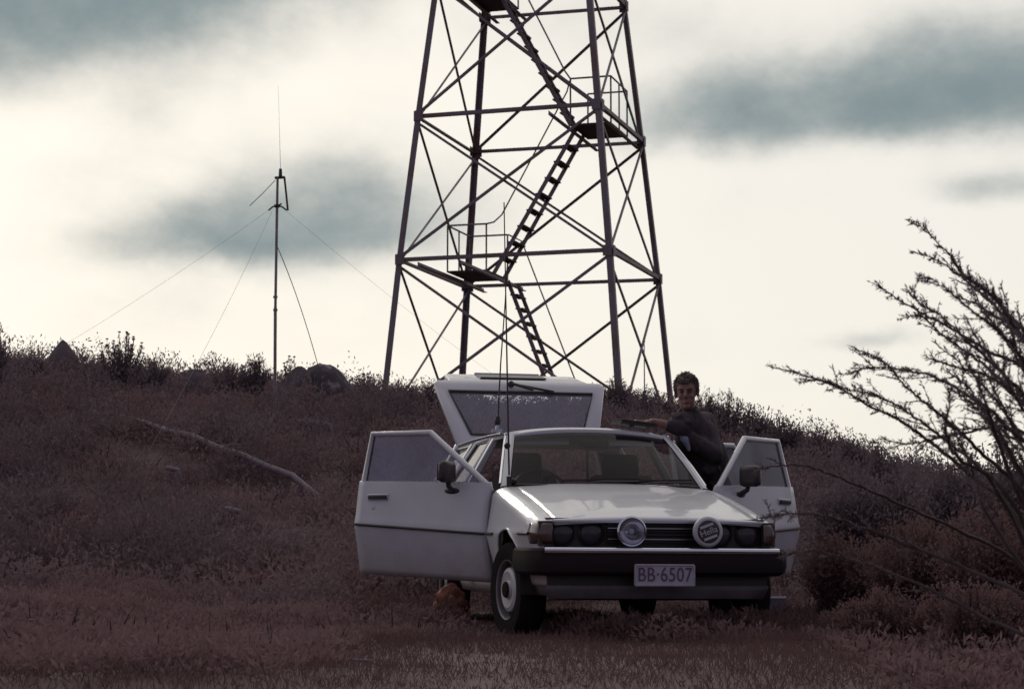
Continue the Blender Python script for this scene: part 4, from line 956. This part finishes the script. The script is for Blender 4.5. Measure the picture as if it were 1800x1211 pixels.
# near shrub at the right, its bare branches reaching into the frame
NB = at(1935, 1500, 5.6); NB[2] = float(ground(NB[0], 5.6)); near = empty('branching_shrub', NB); tag(near, 'near shrub at the right edge with long bare branches sweeping up and left', 'shrub')
def spray(pts, depth, seed, r0=.006, stem=True, leafy=1.0):
    r = np.random.default_rng(seed); P = [at(x, y, depth + .18 * math.sin(seed * 1.7 + i * .5) + r.normal() * .02) for i, (x, y) in enumerate(pts)]
    if stem:
        q = P[-1]; b = NB + np.array((r.uniform(-.12, .12), r.uniform(-.15, .15), 0))
        for f in (.35, .7): P.append(q * (1 - f) + b * f + np.array(((.10) * math.sin(f * 3.1), 0, 0)))
        P.append(b)
    Q = []
    for i in range(len(P) - 1):                       # Catmull-Rom
        p0, p1, p2, p3 = P[max(i - 1, 0)], P[i], P[i + 1], P[min(i + 2, len(P) - 1)]
        for f in np.linspace(0, 1, 7)[:-1]:
            Q.append(.5 * (2 * p1 + (p2 - p0) * f + (2 * p0 - 5 * p1 + 4 * p2 - p3) * f * f + (3 * p1 - p0 - 3 * p2 + p3) * f ** 3) + r.normal(size=3) * .0016)
    Q.append(P[-1]); n = len(Q); rs = np.interp(np.linspace(0, 1, n), [0, .25, .6, 1], [.0014, r0 * .5, r0, r0 * 2.0])
    br = MB().tube([q - NB for q in Q], list(rs), 6).build('branch', 'bark', near, 60)
    LC, LD, tw_ = [], [], MB(); nlim = int(n * (.62 if stem else 1.0))
    for i in range(nlim):
        d = nrm(Q[max(i - 1, 0)] - Q[min(i + 1, n - 1)])
        for k in range(int(5 * leafy) + 1):
            LC.append(Q[i] + (Q[min(i + 1, n - 1)] - Q[i]) * r.uniform(0, 1) - NB + r.normal(size=3) * .002); LD.append(d * .9 + r.normal(size=3) * .55)
        if i > 2 and r.uniform() < .75 * leafy:         # twiglets
            ln = r.uniform(.02, .095) * min(1, .35 + i / 22); td = nrm(d + r.normal(size=3) * np.array((.42, .42, .42)) + np.array((0, 0, .08))); q = Q[i] - NB; m = q + td * ln * .6 + r.normal(size=3) * .003; t = q + td * ln
            tw_.tube([q, m, t], [.0019, .0014, .0008], 4, False)
            for f in r.uniform(.1, 1.05, int(8 + ln * 170)): LC.append(q + (t - q) * f); LD.append(td * .9 + r.normal(size=3) * .6)
    LC = np.array(LC); LD = np.array(LD); m = len(LC); V, F = leaves(LC, LD, r.uniform(.008, .020, m), r.uniform(.0022, .0048, m)); raw('leaves', V, F, 'shrub', br)['kind'] = 'stuff'
    if tw_.v: tw_.build('twig', 'bark', br, 0, merge=False)['kind'] = 'stuff'
B = [[(1595, 385), (1632, 410), (1670, 451), (1694, 484), (1736, 513), (1769, 550), (1810, 590), (1850, 660)],
     [(1599, 443), (1637, 453), (1678, 478), (1712, 505), (1750, 540), (1800, 600), (1850, 690)],
     [(1612, 484), (1653, 500), (1694, 533), (1736, 567), (1777, 604), (1810, 650), (1850, 720)],
     [(1539, 496), (1570, 521), (1612, 546), (1653, 567), (1694, 591), (1744, 620), (1800, 649), (1860, 720)],
     [(1579, 562), (1618, 556), (1653, 585), (1694, 616), (1740, 650), (1790, 700), (1850, 780)],
     [(1590, 505), (1620, 535), (1660, 560), (1700, 600), (1745, 640), (1795, 690), (1850, 760)],
     [(1349, 643), (1405, 657), (1446, 670), (1488, 690), (1529, 715), (1570, 732), (1612, 761), (1653, 790), (1700, 830), (1780, 900)],
     [(1446, 668), (1490, 685), (1540, 695), (1580, 715), (1625, 745), (1670, 780), (1720, 820), (1790, 900)],
     [(1490, 657), (1521, 647), (1558, 645), (1603, 653), (1653, 666), (1694, 690), (1740, 720), (1777, 757), (1840, 830)],
     [(1498, 614), (1529, 624), (1562, 645), (1591, 678), (1620, 703), (1653, 728), (1694, 765), (1740, 810), (1810, 880)],
     [(1672, 680), (1668, 710), (1663, 745), (1668, 780), (1690, 810), (1760, 870)],
     [(1625, 625), (1660, 640), (1700, 650), (1745, 665), (1790, 700), (1850, 770)],
     [(1690, 470), (1715, 520), (1740, 560), (1770, 600), (1800, 650), (1850, 740)],
     [(1700, 560), (1720, 600), (1750, 640), (1780, 690), (1810, 740), (1860, 820)],
     [(1640, 600), (1690, 640), (1730, 680), (1770, 730), (1810, 790), (1870, 870)],
     [(1555, 772), (1600, 780), (1650, 770), (1700, 760), (1750, 750), (1800, 760), (1860, 810)],
     [(1700, 720), (1740, 740), (1780, 770), (1820, 810), (1870, 880)],
     [(1760, 500), (1775, 560), (1790, 620), (1815, 690), (1860, 780)],
     [(1720, 640), (1750, 690), (1775, 740), (1800, 790), (1850, 860)],
     [(1326, 832), (1344, 822), (1391, 817), (1440, 825), (1500, 850), (1570, 880), (1680, 930), (1800, 1000)],
     [(1344, 912), (1359, 906), (1393, 902), (1440, 905), (1510, 925), (1600, 960), (1720, 1010), (1830, 1070)],
     [(1373, 980), (1391, 973), (1430, 968), (1500, 985), (1600, 1020), (1720, 1080), (1830, 1140)]]
for i in range(9):                                  # shorter sprays filling the crown at the frame edge
    x, y = 1700 + RNG.uniform(-60, 70), 480 + 300 * RNG.uniform(0, 1); L_ = RNG.uniform(.75, 1.25); a = R(RNG.uniform(28, 62))
    B.insert(19, [(x + 34 * L_ * k * math.cos(a) + 5 * math.sin(k), y + 34 * L_ * k * math.sin(a) + 4 * k * k * .3) for k in range(6)])
for i, b in enumerate(B): spray(b, 5.4 + .5 * math.sin(i * 2.3), 100 + i, 0.0055, True, 1.0 if i < 28 else .5)

# heath over the slope and short grass over the clearing: nobody could count these
def scatter(n, x0, x1, y0, y1, keep):
    out = []
    while len(out) < n:
        x = RNG.uniform(x0, x1, n); y = RNG.uniform(y0, y1, n); k = keep(x, y); out += list(zip(x[k], y[k]))
    return np.array(out[:n])
CI = np.array(CM.inverted())
def carxy(x, y): return CI[0, 0] * x + CI[0, 1] * y + CI[0, 3], CI[1, 0] * x + CI[1, 1] * y + CI[1, 3]
def infan(x, y): return np.abs(x) < (y * .29 + 1.2)
def keep_h(x, y):
    u, v = carxy(x, y); pad = (np.abs(u) < 1.15) & (v > -.5) & (v < 4.9)
    return infan(x, y) & ~pad & ~((y < 11) & (np.abs(x - .4) < 1.3))
def clumps(P, hlo, hhi, wd, k, blade, m_, name, lab, slim=(.14, .3), spread=.5):
    n = len(P); nn = rough(P[:, 0], P[:, 1], 1.1); H = RNG.uniform(hlo, hhi, n) * np.clip(.85 + .42 * nn, .35, 1.9); 
    B0 = np.stack([P[:, 0], P[:, 1], ground(P[:, 0], P[:, 1])], 1)
    B0 = np.repeat(B0, k, 0); HH = np.repeat(H, k); m = len(B0)
    a = RNG.uniform(0, 2 * np.pi, m); rr = np.sqrt(RNG.uniform(0, 1, m)) * wd; f = RNG.uniform(0, 1, m) ** .7
    C = B0 + np.stack([rr * np.cos(a), rr * np.sin(a), f * HH * (1 - .5 * (rr / wd) ** 2)], 1)
    D = np.stack([np.cos(a) * .6, np.sin(a) * .6, np.full(m, .9)], 1) + RNG.normal(size=(m, 3)) * spread
    V, F = leaves(C, D, RNG.uniform(.6, 1.4, m) * blade, RNG.uniform(*slim, m) * blade); o = raw(name, V, F, m_); tag(o, lab, 'scrub', kind='stuff'); return o
clumps(scatter(4200, -15, 15, 15.5, 46, keep_h), .16, .40, .30, 64, .08, 'heath', 'heath', 'brown heath covering the slope behind the car', (.18, .34), .75)
clumps(scatter(2700, -15, 15, 15, 46, keep_h), .26, .62, .36, 120, .06, 'heath_blue', 'heath', 'grey green heath mixed through the slope', (.3, .5), .9)
clumps(scatter(3200, -6, 7, 8, 17.5, keep_h), .05, .19, .20, 70, .045, 'heath', 'heath', 'low brown heath at both sides of the clearing', (.25, .45), .8)
P = scatter(110000, -5, 5, 7.4, 17, lambda x, y: np.abs(x) < y * .29 + .5); u, v = carxy(P[:, 0], P[:, 1])
hh = np.where((np.abs(u) < .95) & (v > -.1) & (v < 4.6), .035, .06) * (1 + .5 * np.clip(rough(P[:, 0], P[:, 1], 2.2), -1, 1.5))
C = np.stack([P[:, 0], P[:, 1], ground(P[:, 0], P[:, 1]) - .005], 1); D = RNG.normal(size=(len(P), 3)) * .5 + np.array((0, 0, 1))
V, F = leaves(C, D, hh * RNG.uniform(.5, 1.5, len(P)), RNG.uniform(.003, .006, len(P))); tag(raw('grass', V, F, 'dry_grass'), 'short dry brown grass over the clearing', 'grass', kind='stuff')

P = scatter(5200, -15, 15, 9, 44, keep_h); P = np.repeat(P, 3, 0) + RNG.normal(size=(15600, 2)) * .06; n = len(P)
C = np.stack([P[:, 0], P[:, 1], ground(P[:, 0], P[:, 1]) - .01], 1); D = RNG.normal(size=(n, 3)) * .42 + np.array((0, 0, 1))
V, F = leaves(C, D, RNG.uniform(.15, .5, n) * np.where(P[:, 1] < 16, .45, 1), RNG.uniform(.006, .014, n)); tag(raw('dead_stems', V, F, 'bark'), 'dead woody stems standing through the heath', 'stems', kind='stuff')

# rough knee-high scrub in mounds over the slope, thinned where the fallen pole shows
def keep_s(x, y):
    z = ground(x, y) + .3; dz = z - CAM_Z; dep = y * math.cos(PITCH) + dz * math.sin(PITCH); px = 900 + FPX * x / dep; py = 605.5 - FPX * (dz * math.cos(PITCH) - y * math.sin(PITCH)) / dep
    ln = 766 + (px - 214) * 127 / 348; near_log = (px > 190) & (px < 590) & (py > ln - 25) & (py < ln + 75)
    u, v = carxy(x, y); pad = (np.abs(u) < 2.2) & (v > -1) & (v < 5.0)
    return infan(x, y) & ~pad & ~near_log & (rough(x, y, 1.7) > -.5)
def mounds(P, k, m_, lab, hs, ws, leaf):
    n = len(P); H = RNG.uniform(*hs, n); W = RNG.uniform(*ws, n)
    B0 = np.repeat(np.stack([P[:, 0], P[:, 1], ground(P[:, 0], P[:, 1])], 1), k, 0); HH = np.repeat(H, k); WW = np.repeat(W, k); m = len(B0)
    a = RNG.uniform(0, 2 * np.pi, m); t = np.arccos(RNG.uniform(-.1, 1, m)); r = RNG.uniform(.35, 1.0, m) ** .5 * (1 + .28 * np.sin(3 * a + np.repeat(RNG.uniform(0, 6, n), k)) * np.sin(t))
    d = np.stack([np.sin(t) * np.cos(a), np.sin(t) * np.sin(a), np.cos(t)], 1); C = B0 + d * r[:, None] * np.stack([WW / 2, WW / 2, HH], 1)
    V, F = leaves(C, d + RNG.normal(size=(m, 3)) * .6 + np.array((0, 0, .5)), RNG.uniform(.6, 1.5, m) * leaf, RNG.uniform(.3, .55, m) * leaf); tag(raw('scrub', V, F, m_), lab, 'scrub', kind='stuff')
mounds(scatter(560, -13, 13, 17, 38, keep_s), 380, 'shrub', 'dense dark rough scrub in mounds over the slope', (.3, .78), (.5, 1.2), .05)
mounds(scatter(420, -13, 13, 17, 40, keep_s), 330, 'heath', 'brown rough scrub in mounds over the slope', (.2, .5), (.4, .9), .05)
mounds(scatter(70, -5, -1.6, 9.5, 16, keep_s), 420, 'heath', 'low brown scrub mounds left of the clearing', (.1, .26), (.3, .7), .032)
# tufts growing up round the wheels and under the front of the car
cs_ = [(u, v) for u, v in zip(RNG.uniform(-.5, 1.15, 150), RNG.uniform(-.35, .5, 150)) if not (.5 < u < .95 and v > .42)] + [(u, v) for u, v in zip(RNG.uniform(-1.7, -.95, 60), RNG.uniform(1.0, 4.4, 60))]
Pc = np.array([cw(u, v, 0)[:2] for u, v in cs_]); mounds(Pc, 120, 'dry_grass', 'brown grass tufts around the wheels and bumper', (.05, .17), (.12, .3), .035)
